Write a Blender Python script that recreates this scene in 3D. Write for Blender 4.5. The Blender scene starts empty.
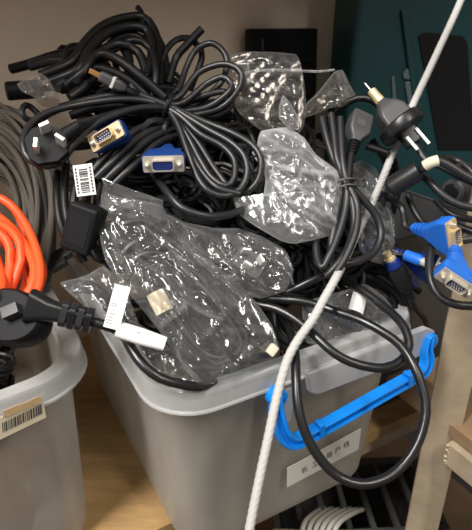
import bpy, bmesh, math, random
from mathutils import Vector, Matrix, noise
V = Vector
R = random.Random(7)
S = bpy.context.scene
COL = S.collection
PI = math.pi

# ------------------------------------------------------------------ camera calibration
FPX, PITCH, CZ = 525.0, math.radians(25), .496
CP, SP = math.cos(PITCH), math.sin(PITCH)
CAM = V((0, 0, CZ))
IR = V((1, 0, 0))                      # picture right
IF = V((0, CP, -SP))                   # viewing direction
ID = V((0, -SP, -CP))                  # picture down
def ray(px, py):
    return IR*((px-236)/FPX) + ID*((py-265)/FPX) + IF
def at(px, py, d):
    return CAM + ray(px, py)*d

# big tub frame: P0 = its near rim corner, U along the handle side, W2 along the long side
ANG = math.radians(29)
P0 = V((-.058, .317, 0))
U = V((math.cos(ANG), math.sin(ANG), 0))
N = V((-math.sin(ANG), math.cos(ANG), 0))
RIM = .226
TW, TL = .293, .40
def tp(a, b, z): return P0 + U*a + N*b + V((0, 0, z))
def smooth(x, a, b):
    t = max(0, min(1, (x-a)/(b-a))); return t*t*(3-2*t)
def heap_d(px, py):
    r = ray(px, py); d = .36
    while d < .80:
        p = CAM + r*d
        q = p-P0; a = q.dot(U); b = q.dot(N)
        s = 1.0 + .6*smooth(a, .12, .28)
        if b > .35 or p.z < RIM-.012 + s*max(b-.005, 0): break
        d += .002
    return d
_cache = {}
def _hd(i, j):
    k = (i, j)
    if k not in _cache:                        # averaged a little so that cords stay smooth where the slope changes
        _cache[k] = sum(heap_d(i*5+a, j*5+b) for a, b in ((0, 0), (8, 0), (-8, 0), (0, 8), (0, -8)))/5
    return _cache[k]
def H(px, py, l=0):
    x, y = px/5, py/5; i, j = math.floor(x), math.floor(y); u, v = x-i, y-j
    d = (_hd(i, j)*(1-u)+_hd(i+1, j)*u)*(1-v)+(_hd(i, j+1)*(1-u)+_hd(i+1, j+1)*u)*v
    return at(px, py, d-l)
def onplane(px, py, o, n):
    r = ray(px, py); return CAM + r*((o-CAM).dot(n)/r.dot(n))
def Fr(px, py, off=0):                  # on the big tub's handle side, off = in front of the rim's face
    return onplane(px, py, tp(0, -off, 0), N)

# ------------------------------------------------------------------ materials
def newmat(name):
    m = bpy.data.materials.new(name); m.use_nodes = True
    nt = m.node_tree; nt.nodes.clear()
    o = nt.nodes.new('ShaderNodeOutputMaterial')
    return m, nt, o
def nd(nt, t, **kw):
    n = nt.nodes.new(t)
    for k, v in kw.items():
        if k in n.inputs: n.inputs[k].default_value = v
        else: setattr(n, k, v)
    return n
def pmat(name, col, rough=.5, metal=0, spec=.5, noise_scale=0, noise_amt=0, bump=0, bump_scale=200, stretch=(1, 1, 1), col2=None):
    m, nt, o = newmat(name)
    p = nd(nt, 'ShaderNodeBsdfPrincipled', Roughness=rough, Metallic=metal)
    p.inputs['Specular IOR Level'].default_value = spec
    c = (*col, 1)
    p.inputs['Base Color'].default_value = c
    nt.links.new(p.outputs[0], o.inputs[0])
    tc = nd(nt, 'ShaderNodeTexCoord'); mp = nd(nt, 'ShaderNodeMapping'); mp.inputs['Scale'].default_value = stretch
    nt.links.new(tc.outputs['Object'], mp.inputs[0])
    if noise_scale:
        n = nd(nt, 'ShaderNodeTexNoise', Scale=noise_scale, Detail=6.0, Roughness=.6)
        nt.links.new(mp.outputs[0], n.inputs['Vector'])
        rmp = nd(nt, 'ShaderNodeValToRGB')
        e = rmp.color_ramp.elements
        d = col2 or tuple(x*(1-noise_amt) for x in col)
        e[0].position, e[0].color = .35, (*d, 1)
        e[1].position, e[1].color = .65, c
        nt.links.new(n.outputs[0], rmp.inputs[0]); nt.links.new(rmp.outputs[0], p.inputs['Base Color'])
    if bump:
        n2 = nd(nt, 'ShaderNodeTexNoise', Scale=bump_scale, Detail=4.0)
        nt.links.new(mp.outputs[0], n2.inputs['Vector'])
        b = nd(nt, 'ShaderNodeBump', Strength=bump, Distance=.001)
        nt.links.new(n2.outputs[0], b.inputs['Height']); nt.links.new(b.outputs[0], p.inputs['Normal'])
    return m
def milky(name, clear, col, rough=.35, transl=.4, gloss=.10):
    m, nt, o = newmat(name)
    tr = nd(nt, 'ShaderNodeBsdfTransparent', Color=(.93, .93, .92, 1))
    df = nd(nt, 'ShaderNodeBsdfDiffuse', Color=(*col, 1)); tl = nd(nt, 'ShaderNodeBsdfTranslucent', Color=(*col, 1))
    a = nd(nt, 'ShaderNodeMixShader', Fac=transl); nt.links.new(df.outputs[0], a.inputs[1]); nt.links.new(tl.outputs[0], a.inputs[2])
    # clouding: the moulded wall is a little unevenly clear
    tc = nd(nt, 'ShaderNodeTexCoord'); n = nd(nt, 'ShaderNodeTexNoise', Scale=7.0, Detail=3.0)
    mpp = nd(nt, 'ShaderNodeMapping'); mpp.inputs['Scale'].default_value = (2.2, 2.2, .7); nt.links.new(tc.outputs['Object'], mpp.inputs[0])
    nt.links.new(mpp.outputs[0], n.inputs['Vector'])
    mr = nd(nt, 'ShaderNodeMapRange'); mr.inputs[1].default_value = .3; mr.inputs[2].default_value = .7; mr.inputs[3].default_value = 1-clear-.12; mr.inputs[4].default_value = 1-clear+.12
    lwf = nd(nt, 'ShaderNodeLayerWeight', Blend=.3)          # longer way through the plastic at a slant: whiter
    am = nd(nt, 'ShaderNodeMath', operation='MULTIPLY_ADD'); am.inputs[1].default_value = .45; nt.links.new(lwf.outputs['Facing'], am.inputs[0]); nt.links.new(mr.outputs[0], am.inputs[2])
    nt.links.new(n.outputs[0], mr.inputs[0])
    b = nd(nt, 'ShaderNodeMixShader'); nt.links.new(am.outputs[0], b.inputs[0]); nt.links.new(tr.outputs[0], b.inputs[1]); nt.links.new(a.outputs[0], b.inputs[2])
    g = nd(nt, 'ShaderNodeBsdfGlossy', Roughness=rough)
    lw = nd(nt, 'ShaderNodeLayerWeight', Blend=.25)
    mm = nd(nt, 'ShaderNodeMath', operation='MULTIPLY_ADD'); mm.inputs[1].default_value = .5; mm.inputs[2].default_value = gloss*.3
    nt.links.new(lw.outputs['Fresnel'], mm.inputs[0])
    c = nd(nt, 'ShaderNodeMixShader'); nt.links.new(mm.outputs[0], c.inputs[0]); nt.links.new(b.outputs[0], c.inputs[1]); nt.links.new(g.outputs[0], c.inputs[2])
    nt.links.new(c.outputs[0], o.inputs[0])
    return m
def film(name, haze, gl=.16, rough=.12, tint=(.95, .95, .95), bump=.5, scale=90, crease=1.0):
    """thin clear plastic: mostly see-through, a trace of white haze, sharp reflections on the creases"""
    m, nt, o = newmat(name)
    tr = nd(nt, 'ShaderNodeBsdfTransparent', Color=(*tint, 1))
    df = nd(nt, 'ShaderNodeBsdfDiffuse', Color=(.85, .86, .87, 1)); tl = nd(nt, 'ShaderNodeBsdfTranslucent', Color=(.85, .86, .87, 1))
    h = nd(nt, 'ShaderNodeMixShader', Fac=.35); nt.links.new(df.outputs[0], h.inputs[1]); nt.links.new(tl.outputs[0], h.inputs[2])
    tc = nd(nt, 'ShaderNodeTexCoord'); mp = nd(nt, 'ShaderNodeMapping')
    mp.inputs['Rotation'].default_value = (.5, .3, .8); mp.inputs['Scale'].default_value = (1, .3, 1)
    nt.links.new(tc.outputs['Object'], mp.inputs[0])
    n = nd(nt, 'ShaderNodeTexNoise', Scale=float(scale), Detail=2.0, Distortion=1.2); nt.links.new(mp.outputs[0], n.inputs['Vector'])
    b0 = nd(nt, 'ShaderNodeBump', Strength=bump, Distance=.004); nt.links.new(n.outputs[0], b0.inputs['Height'])
    b = b0
    for k, (sc, st) in enumerate(((scale*.42, .30), (scale*.95, .10))):   # sharp straight fold lines between flat facets
        w = nd(nt, 'ShaderNodeVectorMath', operation='ADD')
        nw = nd(nt, 'ShaderNodeTexNoise', Scale=14.0+9*k, Detail=1.0); nt.links.new(tc.outputs['Object'], nw.inputs['Vector'])
        sm = nd(nt, 'ShaderNodeVectorMath', operation='SCALE'); sm.inputs[3].default_value = .05; nt.links.new(nw.outputs['Color'], sm.inputs[0])
        mp2 = nd(nt, 'ShaderNodeMapping'); mp2.inputs['Rotation'].default_value = (.3+k, .8, .4-k); mp2.inputs['Scale'].default_value = (1, .36, .7)
        nt.links.new(tc.outputs['Object'], mp2.inputs[0]); nt.links.new(mp2.outputs[0], w.inputs[0]); nt.links.new(sm.outputs[0], w.inputs[1])
        vo = nd(nt, 'ShaderNodeTexVoronoi', feature='DISTANCE_TO_EDGE', Scale=float(sc)); nt.links.new(w.outputs[0], vo.inputs['Vector'])
        mr = nd(nt, 'ShaderNodeMapRange', interpolation_type='SMOOTHSTEP'); mr.inputs[1].default_value = 0; mr.inputs[2].default_value = .16; mr.inputs[3].default_value = 1; mr.inputs[4].default_value = 0
        nt.links.new(vo.outputs['Distance'], mr.inputs[0])
        bb = nd(nt, 'ShaderNodeBump', Strength=st*crease, Distance=.0035/(1+k)); nt.links.new(mr.outputs[0], bb.inputs['Height']); nt.links.new(b.outputs[0], bb.inputs['Normal']); b = bb
    lw = nd(nt, 'ShaderNodeLayerWeight', Blend=.35); nt.links.new(b.outputs[0], lw.inputs['Normal'])
    f1 = nd(nt, 'ShaderNodeMath', operation='MULTIPLY_ADD'); f1.inputs[1].default_value = haze*3.4; f1.inputs[2].default_value = haze*.22
    pw_ = nd(nt, 'ShaderNodeMath', operation='POWER'); pw_.inputs[1].default_value = 1.8
    nt.links.new(lw.outputs['Facing'], pw_.inputs[0]); nt.links.new(pw_.outputs[0], f1.inputs[0])
    f1.use_clamp = True
    a = nd(nt, 'ShaderNodeMixShader'); nt.links.new(f1.outputs[0], a.inputs[0]); nt.links.new(tr.outputs[0], a.inputs[1]); nt.links.new(h.outputs[0], a.inputs[2])
    g = nd(nt, 'ShaderNodeBsdfGlossy', Roughness=rough); nt.links.new(b.outputs[0], g.inputs['Normal'])
    f2 = nd(nt, 'ShaderNodeMath', operation='MULTIPLY_ADD'); f2.inputs[1].default_value = .55; f2.inputs[2].default_value = gl*.5
    nt.links.new(lw.outputs['Fresnel'], f2.inputs[0])
    c = nd(nt, 'ShaderNodeMixShader'); nt.links.new(f2.outputs[0], c.inputs[0]); nt.links.new(a.outputs[0], c.inputs[1]); nt.links.new(g.outputs[0], c.inputs[2])
    nt.links.new(c.outputs[0], o.inputs[0])
    return m
M = dict(
    cable=pmat('black_cable_pvc', (.007, .007, .0075), .42, spec=.3),
    gloss=pmat('glossy_black_cable', (.009, .009, .0095), .3, spec=.6),
    cable2=pmat('charcoal_cable_pvc', (.016, .016, .017), .38, spec=.52),
    matte=pmat('matt_black_plastic', (.008, .008, .009), .55, spec=.2),
    black=pmat('black_plastic', (.010, .010, .011), .33),
    greyplug=pmat('dark_grey_rubber', (.055, .055, .057), .42),
    grey=pmat('grey_brown_cable', (.16, .14, .12), .6, noise_scale=40, noise_amt=.2),
    orange=pmat('orange_cable', (.86, .10, .022), .42),
    blue=pmat('blue_vga_plastic', (.010, .048, .21), .38),
    blue2=pmat('bright_blue_vga_plastic', (.02, .16, .66), .38),
    navy=pmat('navy_vga_plastic', (.006, .022, .15), .38),
    handle=pmat('bright_blue_handle', (.004, .235, .80), .32),
    gold=pmat('gold_plate', (.80, .62, .36), .4, metal=.5),
    nickel=pmat('nickel_plate', (.66, .61, .52), .4, metal=.55),
    steel=pmat('plug_pin_steel', (.78, .77, .74), .34, metal=.45),
    copper=pmat('copper_tip', (.62, .30, .12), .35, metal=.8),
    paper=pmat('white_paper', (.80, .80, .78), .6),
    cream=pmat('cream_sticker', (.74, .64, .46), .6, noise_scale=60, noise_amt=.12),
    tan=pmat('torn_paper_residue', (.62, .43, .22), .8, noise_scale=90, noise_amt=.3),
    kraft=pmat('kraft_paper', (.50, .25, .07), .8, noise_scale=25, noise_amt=.2),
    ink=pmat('printed_ink', (.03, .03, .035), .7),
    inkgrey=pmat('faded_ink', (.30, .30, .30), .7),
    sticker=pmat('clear_tape_label', (.55, .52, .47), .5),
    rope=pmat('white_braided_rope', (.50, .49, .47), .75, bump=.6, bump_scale=900),
    whitep=pmat('white_plastic', (.72, .72, .69), .4),
    beigewrap=pmat('beige_wrap', (.66, .61, .47), .55),
    teal=pmat('teal_plastic', (.0015, .048, .056), .5, noise_scale=5, noise_amt=.25),
    tealgrey=pmat('grey_latch', (.10, .14, .15), .5),
    board=pmat('tan_shelf_board', (.46, .285, .12), .62, noise_scale=14, noise_amt=.28, stretch=(1, 6, 1), bump=.2, bump_scale=80),
    underboard=pmat('brown_board', (.36, .235, .13), .7, noise_scale=12, noise_amt=.3),
    wall=pmat('greige_wall', (.90, .75, .60), .85, noise_scale=3, noise_amt=.08, bump=.1, bump_scale=120),
    post=pmat('beige_painted_steel', (.47, .375, .26), .55, noise_scale=30, noise_amt=.22, bump=.35, bump_scale=160),
    floor=pmat('dark_concrete', (.06, .055, .05), .8, noise_scale=6, noise_amt=.3),
    greybox=pmat('grey_bin_plastic', (.06, .06, .06), .5),
    crate=pmat('grey_slotted_crate', (.075, .073, .07), .55),
    tub=milky('translucent_tub_wall', .70, (.78, .73, .65)),
    rim=milky('translucent_tub_rim', .52, (.80, .81, .81), rough=.22, transl=.3, gloss=.16),
    bag=film('clear_polybag', .17, gl=.13, rough=.10, bump=.12, scale=30),
    baghaze=film('hazy_polybag', .44, gl=.18, rough=.16, bump=.15, scale=34),
    bagdim=film('brownish_polybag', .09, gl=.08, rough=.16, tint=(.86, .82, .77), bump=.1, scale=28),
    seal=film('bag_seal', .5, rough=.25, bump=.1),
)

# ------------------------------------------------------------------ mesh helpers
class MB:
    def __init__(s): s.v = []; s.f = []; s.flat = set()
    def add(s, vs, fs, flat=False):
        o = len(s.v); s.v += [V(p) for p in vs]
        if flat: s.flat.update(range(len(s.f), len(s.f)+len(fs)))
        s.f += [tuple(i+o for i in f) for f in fs]
        return s
    def tube(s, pts, r, n=8, closed=False, step=None, braid=0, spline=True, caps=True):
        P = [V(p) for p in pts]
        rr = r if isinstance(r, (list, tuple)) else None
        if spline and len(P) > 2: P, rr = catmull(P, closed, step or (rr[0] if rr else r)*1.6, rr)
        m = len(P)
        T = []
        for i in range(m):
            if closed: t = P[(i+1) % m]-P[i-1]
            else: t = P[min(i+1, m-1)]-P[max(i-1, 0)]
            T.append(t.normalized() if t.length > 1e-9 else V((0, 0, 1)))
        a = T[0].orthogonal().normalized()
        vs = []; L = 0
        for i in range(m):
            a = (a-T[i]*a.dot(T[i])); a = a.normalized() if a.length > 1e-6 else T[i].orthogonal().normalized()
            b = T[i].cross(a)
            if i: L += (P[i]-P[i-1]).length
            ri = rr[i] if rr else r
            for k in range(n):
                th = 2*PI*k/n
                q = ri*(1+braid*math.cos(4*(th)-L*1100)) if braid else ri
                vs.append(P[i]+a*(q*math.cos(th))+b*(q*math.sin(th)))
        fs = []
        for i in range(m if closed else m-1):
            j = (i+1) % m
            for k in range(n):
                fs.append((i*n+k, i*n+(k+1) % n, j*n+(k+1) % n, j*n+k))
        if not closed and caps:
            fs.append(tuple(range(n))[::-1]); fs.append(tuple((m-1)*n+k for k in range(n)))
        return s.add(vs, fs)
    def box(s, M4, size, bev=0, seg=2):
        bm = bmesh.new(); bmesh.ops.create_cube(bm, size=1)
        for v in bm.verts: v.co = V((v.co.x*size[0], v.co.y*size[1], v.co.z*size[2]))
        if bev: bmesh.ops.bevel(bm, geom=bm.edges[:], offset=bev, segments=seg, affect='EDGES', profile=.6)
        return s._bm(bm, M4)
    def _bm(s, bm, M4):
        bm.verts.index_update()
        vs = [M4@v.co for v in bm.verts]; fs = [tuple(v.index for v in f.verts) for f in bm.faces]
        bm.free(); return s.add(vs, fs)
    def prism(s, M4, poly, z0, z1, poly2=None):
        n = len(poly); q = poly2 or poly
        vs = [M4@V((x, y, z0)) for x, y in poly]+[M4@V((x, y, z1)) for x, y in q]
        fs = [tuple(range(n))[::-1], tuple(range(n, 2*n))]+[(i, (i+1) % n, n+(i+1) % n, n+i) for i in range(n)]
        return s.add(vs, fs)
    def loft(s, M4, secs, cap=True):          # secs: list of (list of (x,y), z)
        n = len(secs[0][0]); vs = []; fs = []
        for poly, z in secs: vs += [M4@V((x, y, z)) for x, y in poly]
        for k in range(len(secs)-1):
            for i in range(n):
                fs.append((k*n+i, k*n+(i+1) % n, (k+1)*n+(i+1) % n, (k+1)*n+i))
        if cap:
            fs.append(tuple(range(n))[::-1]); fs.append(tuple((len(secs)-1)*n+i for i in range(n)))
        return s.add(vs, fs)
    def lathe(s, M4, prof, n=24):             # prof: (r,z) along local z
        return s.loft(M4, [([(r*math.cos(2*PI*k/n), r*math.sin(2*PI*k/n)) for k in range(n)], z) for r, z in prof])
    def build(s, name, mat, parent=None, origin=None, flat=False, bevel=0):
        me = bpy.data.meshes.new(name)
        if origin is None:
            if parent is not None: o = ORG[root(parent).name]
            else:
                c = sum(s.v, V())/len(s.v); o = V((c.x, c.y, min(v.z for v in s.v)))
        else: o = V(origin)
        me.from_pydata([tuple(v-o) for v in s.v], [], s.f); me.update()
        bm = bmesh.new(); bm.from_mesh(me); bmesh.ops.recalc_face_normals(bm, faces=bm.faces[:]); bm.to_mesh(me); bm.free()
        if not flat:
            me.polygons.foreach_set('use_smooth', [True]*len(me.polygons))
            try: me.set_sharp_from_angle(angle=math.radians(42))
            except Exception: pass
        ob = bpy.data.objects.new(name, me); COL.objects.link(ob)
        if not flat and len(me.vertices) < 6000:   # keeps the large faces flat and puts the rounding into the narrow ones
            wn = ob.modifiers.new('weighted_normal', 'WEIGHTED_NORMAL'); wn.keep_sharp = True; wn.weight = 80
        if mat is not None: me.materials.append(mat)
        if parent is None: ob.location = o; ORG[ob.name] = o
        else: ob.parent = parent
        if bevel:
            md = ob.modifiers.new('bevel', 'BEVEL'); md.width = bevel; md.segments = 2; md.limit_method = 'ANGLE'
        return ob
ORG = {}
def root(o):
    while o.parent: o = o.parent
    return o
def catmull(P, closed, step, rr=None):
    n = len(P); out = []; ro = []
    for i in range(n if closed else n-1):
        g = lambda k: P[k % n] if closed else P[max(0, min(n-1, k))]
        gr = (lambda k: rr[k % n] if closed else rr[max(0, min(n-1, k))]) if rr else None
        p0, p1, p2, p3 = g(i-1), g(i), g(i+1), g(i+2)
        if not closed and i == 0: p0 = p1*2-p2
        if not closed and i == n-2: p3 = p2*2-p1
        m = max(2, min(24, int((p2-p1).length/step)))
        for k in range(m):
            t = k/m
            out.append(.5*((2*p1)+(p2-p0)*t+(2*p0-5*p1+4*p2-p3)*t*t+(3*p1-p0-3*p2+p3)*t**3))
            if rr: ro.append(gr(i)*(1-t)+gr(i+1)*t)
    if not closed:
        out.append(P[-1]); ro.append(rr[-1] if rr else 0)
    return out, (ro if rr else None)
def tag(o, label, cat, group=None, kind=None):
    if label: o['label'] = label
    if cat: o['category'] = cat
    if group: o['group'] = group
    if kind: o['kind'] = kind
    return o
def thing(name, label, cat, loc, group=None):
    o = bpy.data.objects.new(name, None); COL.objects.link(o); o.empty_display_size = .02
    o.location = loc; ORG[o.name] = V(loc)
    return tag(o, label, cat, group)
def frame(c, x, z):                            # local x along x, local z along z (outward), y completes
    z = V(z).normalized(); x = V(x); x = (x-z*x.dot(z)).normalized(); y = z.cross(x)
    m = Matrix((x, y, z)).transposed().to_4x4(); m.translation = V(c); return m
def rrect(w, h, r, n=6, bow=0, cx=0, cy=0):
    pts = []
    for sx, sy, a0 in ((1, -1, -PI/2), (1, 1, 0), (-1, 1, PI/2), (-1, -1, PI)):
        for k in range(n+1):
            a = a0+PI/2*k/n
            pts.append((cx+sx*(w/2-r)+r*math.cos(a), cy+sy*(h/2-r)+r*math.sin(a)))
    if bow:                                    # the near (minus y) side swells outward
        out = []
        m = len(pts)
        for i in range(m):
            p, q = pts[i], pts[(i+1) % m]
            out.append(p)
            if i == m-1:
                for k in range(1, 12): out.append((p[0]+(q[0]-p[0])*k/12, p[1]+(q[1]-p[1])*k/12))
        pts = [(x, y-bow*(1-(2*(x-cx)/w)**2)*smooth(-(y-cy), 0, h/2)) for x, y in out]
    return pts
def img(dx, dy, dz=0):                         # a direction given in the picture's right / down / towards the viewer
    return IR*dx+ID*dy-IF*dz
def mesh_text(body, size, M4, mb, font=None):
    cu = bpy.data.curves.new('txt', 'FONT'); cu.body = body; cu.size = size; cu.align_x = 'CENTER'; cu.align_y = 'CENTER'; cu.resolution_u = 2
    ob = bpy.data.objects.new('txt', cu); COL.objects.link(ob)
    bpy.context.view_layer.update()
    me = bpy.data.meshes.new_from_object(ob.evaluated_get(bpy.context.evaluated_depsgraph_get()))
    mb.add([M4@v.co for v in me.vertices], [tuple(p.vertices) for p in me.polygons])
    bpy.data.objects.remove(ob); bpy.data.curves.remove(cu); bpy.data.meshes.remove(me)
    return mb

# ------------------------------------------------------------------ setting
def struct(o): o['kind'] = 'structure'; return o
def slab(name, mat, a0, a1, b0, b1, z0, z1, bev=0):
    mb = MB(); m = frame(tp((a0+a1)/2, (b0+b1)/2, (z0+z1)/2), U, V((0, 0, 1)))
    mb.box(m, (a1-a0, b1-b0, z1-z0), bev); return mb
WALLB = .502
struct(slab('', 0, -1.6, 1.8, WALLB, WALLB+.08, -.62, 1.9).build('wall_back', M['wall']))
struct(slab('', 0, -1.6, 1.8, -1.8, WALLB+.08, -.66, -.62).build('floor', M['floor']))

# the rack: long boards with the tubs, a beige post in front at the right
rk = thing('shelving_rack', 'beige painted steel rack with tan boards carrying the plastic tubs', 'shelf', tp(.34, .1, -.62))
slab('', 0, -.75, .62, .078, WALLB-.01, -.018, 0, .001).build('shelf_board', M['board'], rk)
slab('', 0, -.75, .62, .10, WALLB-.01, .74, .758, .001).build('shelf_board', M['underboard'], rk)  # unseen upper board, placed out of view to shade the wall and heap top
slab('', 0, -.75, .62, -.02, WALLB-.01, -.318, -.30, .001).build('shelf_board', M['underboard'], rk)
slab('', 0, -.75, .62, .090, .116, -.052, -.018, .001).build('rail', M['post'], rk)
pc = at(449, 400, .60); pq = pc-P0; pa, pb = pq.dot(U), pq.dot(N)
mb = MB(); z0, z1 = -.62, 1.0
mp_ = frame(V((pc.x, pc.y, 0)), V((1, -.15, 0)), V((0, 0, 1)))
mb.prism(mp_, [(-.0205, -.004), (.0195, -.004), (.0205, .002), (.0205, .034), (.0175, .034), (.0175, .0), (-.0205, .0)], z0, z1)
po = mb.build('post', M['post'], rk, bevel=.0006)
# right hand bay: rail running from the post towards the viewer, with a brown board on it
sd = V((.48, -.88, 0)).normalized()
rs = at(447, 452, .615); re_ = rs+sd*.34
mb = MB(); zc = rs.z
mb.box(frame((rs+re_)/2, sd, V((0, 0, 1))), (.34, .006, .030), .0006)
mb.box(frame((rs+re_)/2+V((0, 0, .014))+sd.cross(V((0, 0, 1)))*-.012, sd, V((0, 0, 1))), (.34, .026, .003), .0006)
mb.build('rail', M['post'], rk)
side = V((0, 0, 1)).cross(sd)
mb = MB(); mb.box(frame((rs+re_)/2+V((0, 0, .026))+side*.155-sd*.06, sd, V((0, 0, 1))), (.44, .30, .016), .001)
mb.build('shelf_board', M['underboard'], rk)
mb = MB()
for k in range(9):                             # weld bead where rail meets post
    mb.lathe(frame(rs+V((R.uniform(-.003, .003), -.004, -.013+.0033*k)), IR, V((0, 0, 1))), [(.0005, -.0025), (.0022, -.001), (.0024, .001), (.0005, .0025)], 8)
mb.build('weld', M['post'], rk)

# ------------------------------------------------------------------ tubs
def make_tub(label, corner, ang, bow, tpr=1.0):
    """corner: near right rim corner (before rounding) at shelf height; local frame: x along the front, y into the shelf"""
    u = V((math.cos(ang), math.sin(ang), 0))
    t = thing('storage_tub', label, 'plastic tub', corner)
    n = V((-u.y, u.x, 0))
    c = V(corner)-u*(TW/2)+n*(TL/2)
    m = frame(c, u, V((0, 0, 1)))
    def sec(o, z, r):
        if o < -.0165 and z < RIM-.03: o = -.0145+(o+.0145)*tpr
        return (rrect(TW+2*o, TL+2*o, r, 8, bow or 1e-6), z)
    outer = [sec(-.034, .0005, .030), sec(-.029, .004, .034), sec(-.026, .012, .036), sec(-.020, .10, .038), sec(-.014, RIM-.022, .040)]
    inner = [sec(-.0165, RIM-.022, .038), sec(-.0225, .10, .036), sec(-.0285, .014, .034), sec(-.034, .005, .03)]
    mb = MB(); mb.loft(m, outer+inner, cap=True)
    mb.build('body', M['tub'], t)
    prof = [(-.0148, RIM-.0195, .040), (.0006, RIM-.0205, .048), (.0016, RIM-.0195, .049), (.0014, RIM-.0178, .049), (-.0002, RIM-.0168, .048), (-.0010, RIM-.0035, .048), (-.0025, RIM-.0005, .047), (-.0045, RIM, .045), (-.0155, RIM-.001, .039), (-.0172, RIM-.003, .038), (-.0180, RIM-.022, .038), (-.0160, RIM-.0225, .039)]
    mb = MB(); mb.loft(m, [sec(*q) for q in prof]+[sec(*prof[0])], cap=False)
    rm = mb.build('rim', M['rim'], t)
    return t, m
big, bigM = make_tub('translucent plastic tub with bright blue handle, heaped high with black cables', P0+U*TW, ANG, 0)
LC = V((-.122, .378, 0)); LANG = math.radians(29.5)
left, leftM = make_tub('translucent plastic tub with torn barcode sticker, holding orange and grey cables', LC, LANG, .018, .5)

mb = MB(); q = [leftM@V((x, -TL/2+.0225-.018*(1-(2*x/TW)**2)*.9+.004, z)) for x, z in ((-.10, .02), (.06, .02), (.075, .07), (.07, .11), (.098, .135), (.06, .155), (.01, .145), (-.05, .15), (-.10, .13))]
mb.add(q+[p+N*.0006 for p in q], [tuple(range(9)), tuple(range(9, 18))[::-1]]+[(i, (i+1) % 9, 9+(i+1) % 9, 9+i) for i in range(9)])
tag(mb.build('paper_sheet', M['kraft'], flat=True), 'torn brown paper sheet seen through the front of the tub with the barcode sticker', 'paper')

# big tub: handle bracket, lock plate, blue handle, label
mb = MB()
def strip(mb, pts, t, off):                    # a plate on the handle side given by its outline in the picture
    q = [Fr(x, y, off) for x, y in pts]; r = [p-N*t for p in q]
    n = len(q); mb.add(q+r, [tuple(range(n)), tuple(range(n, 2*n))[::-1]]+[(i, (i+1) % n, n+(i+1) % n, n+i) for i in range(n)])
strip(mb, [(303, 370), (422, 325), (430, 328), (428, 345), (424, 350), (313, 391), (306, 389)], .007, -.001)
mb.build('lock_plate', M['rim'], big, bevel=.0015)
mb = MB(); strip(mb, [(283, 388), (293, 385), (289, 418), (284, 422), (280, 418)], .004, -.006)
mb.build('handle_lug', M['rim'], big, bevel=.0008)
hd = MB()
path = [(276, 394, .006), (276, 408, .008), (278, 422, .011), (284, 436, .014), (295, 441, .015), (314, 432, .015), (345, 415, .015), (380, 395, .015), (412, 377, .015), (423, 370, .014), (427, 360, .012), (426, 348, .008), (428, 337, .006)]
hp = [Fr(*p) for p in path]
def sweep_profile(mb, P, prof, nrm, step=.003):
    P, _ = catmull(P, False, step); m = len(P); k = len(prof); vs = []; fs = []
    for i in range(m):
        t = (P[min(i+1, m-1)]-P[max(i-1, 0)]).normalized(); b = t.cross(nrm).normalized()
        e = .66+.34*smooth(min(i, m-1-i)/m, .0, .11)
        vs += [P[i]+b*(x*e)+nrm*y for x, y in prof]
    for i in range(m-1):
        for j in range(k): fs.append((i*k+j, i*k+(j+1) % k, (i+1)*k+(j+1) % k, (i+1)*k+j))
    fs += [tuple(range(k))[::-1], tuple((m-1)*k+j for j in range(k))]
    mb.add(vs, fs)
w = .0068
sweep_profile(hd, hp, [(-w, -.004), (w, -.004), (w, .0045), (w*.72, .006), (w*.42, .0055), (w*.34, .0015), (-w*.34, .0015), (-w*.42, .0055), (-w*.72, .006), (-w, .0045)], -N)
for px, py in ((276, 396), (428, 340)):
    hd.lathe(frame(Fr(px, py, .004), U, -N), [(.0001, -.004), (.009, -.004), (.009, .005), (.0075, .0065), (.0001, .0065)], 20)
for px, py in ((320, 428.5), (408, 379)):
    hd.box(frame(Fr(px, py, .0175), Fr(px+9, py-5.2, .0175)-Fr(px, py, .0175), -N), (.005, .0152, .010), .001)
hd.build('handle', M['handle'], big)
# white sticker with five printed characters
lab = [(287, 468), (361, 428), (358, 449), (287, 487)]
off = -.0125
def onface(px, py, o): return onplane(px, py, tp(0, .0165-o, .12), (N-V((0, 0, .08))).normalized())
q = [onface(x, y, .0012) for x, y in lab]
mb = MB(); mb.add(q+[p-N*.0006 for p in q], [(0, 1, 2, 3), (7, 6, 5, 4), (0, 1, 5, 4), (1, 2, 6, 5), (2, 3, 7, 6), (3, 0, 4, 7)])
st = mb.build('label_sticker', M['sticker'], big, flat=True)
mb = MB()
xa = (onface(361, 428, 0)-onface(287, 468, 0)).normalized(); ya = (onface(287, 468, 0)-onface(287, 487, 0)).normalized()
zz = xa.cross(ya).normalized()
if zz.dot(IF) > 0: zz = -zz
for ch, px, py in (('长', 304.5, 470), ('工', 315, 464.5), ('用', 329.5, 455.5), ('户', 338, 450), ('线', 346.5, 445)):
    mm = Matrix((xa, (ya-xa*ya.dot(xa)).normalized(), zz)).transposed().to_4x4(); mm.translation = onface(px, py, .0024)
    mesh_text(ch, .0085, mm, mb)
mb.build('lettering', M['ink'], st, flat=True)

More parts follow.
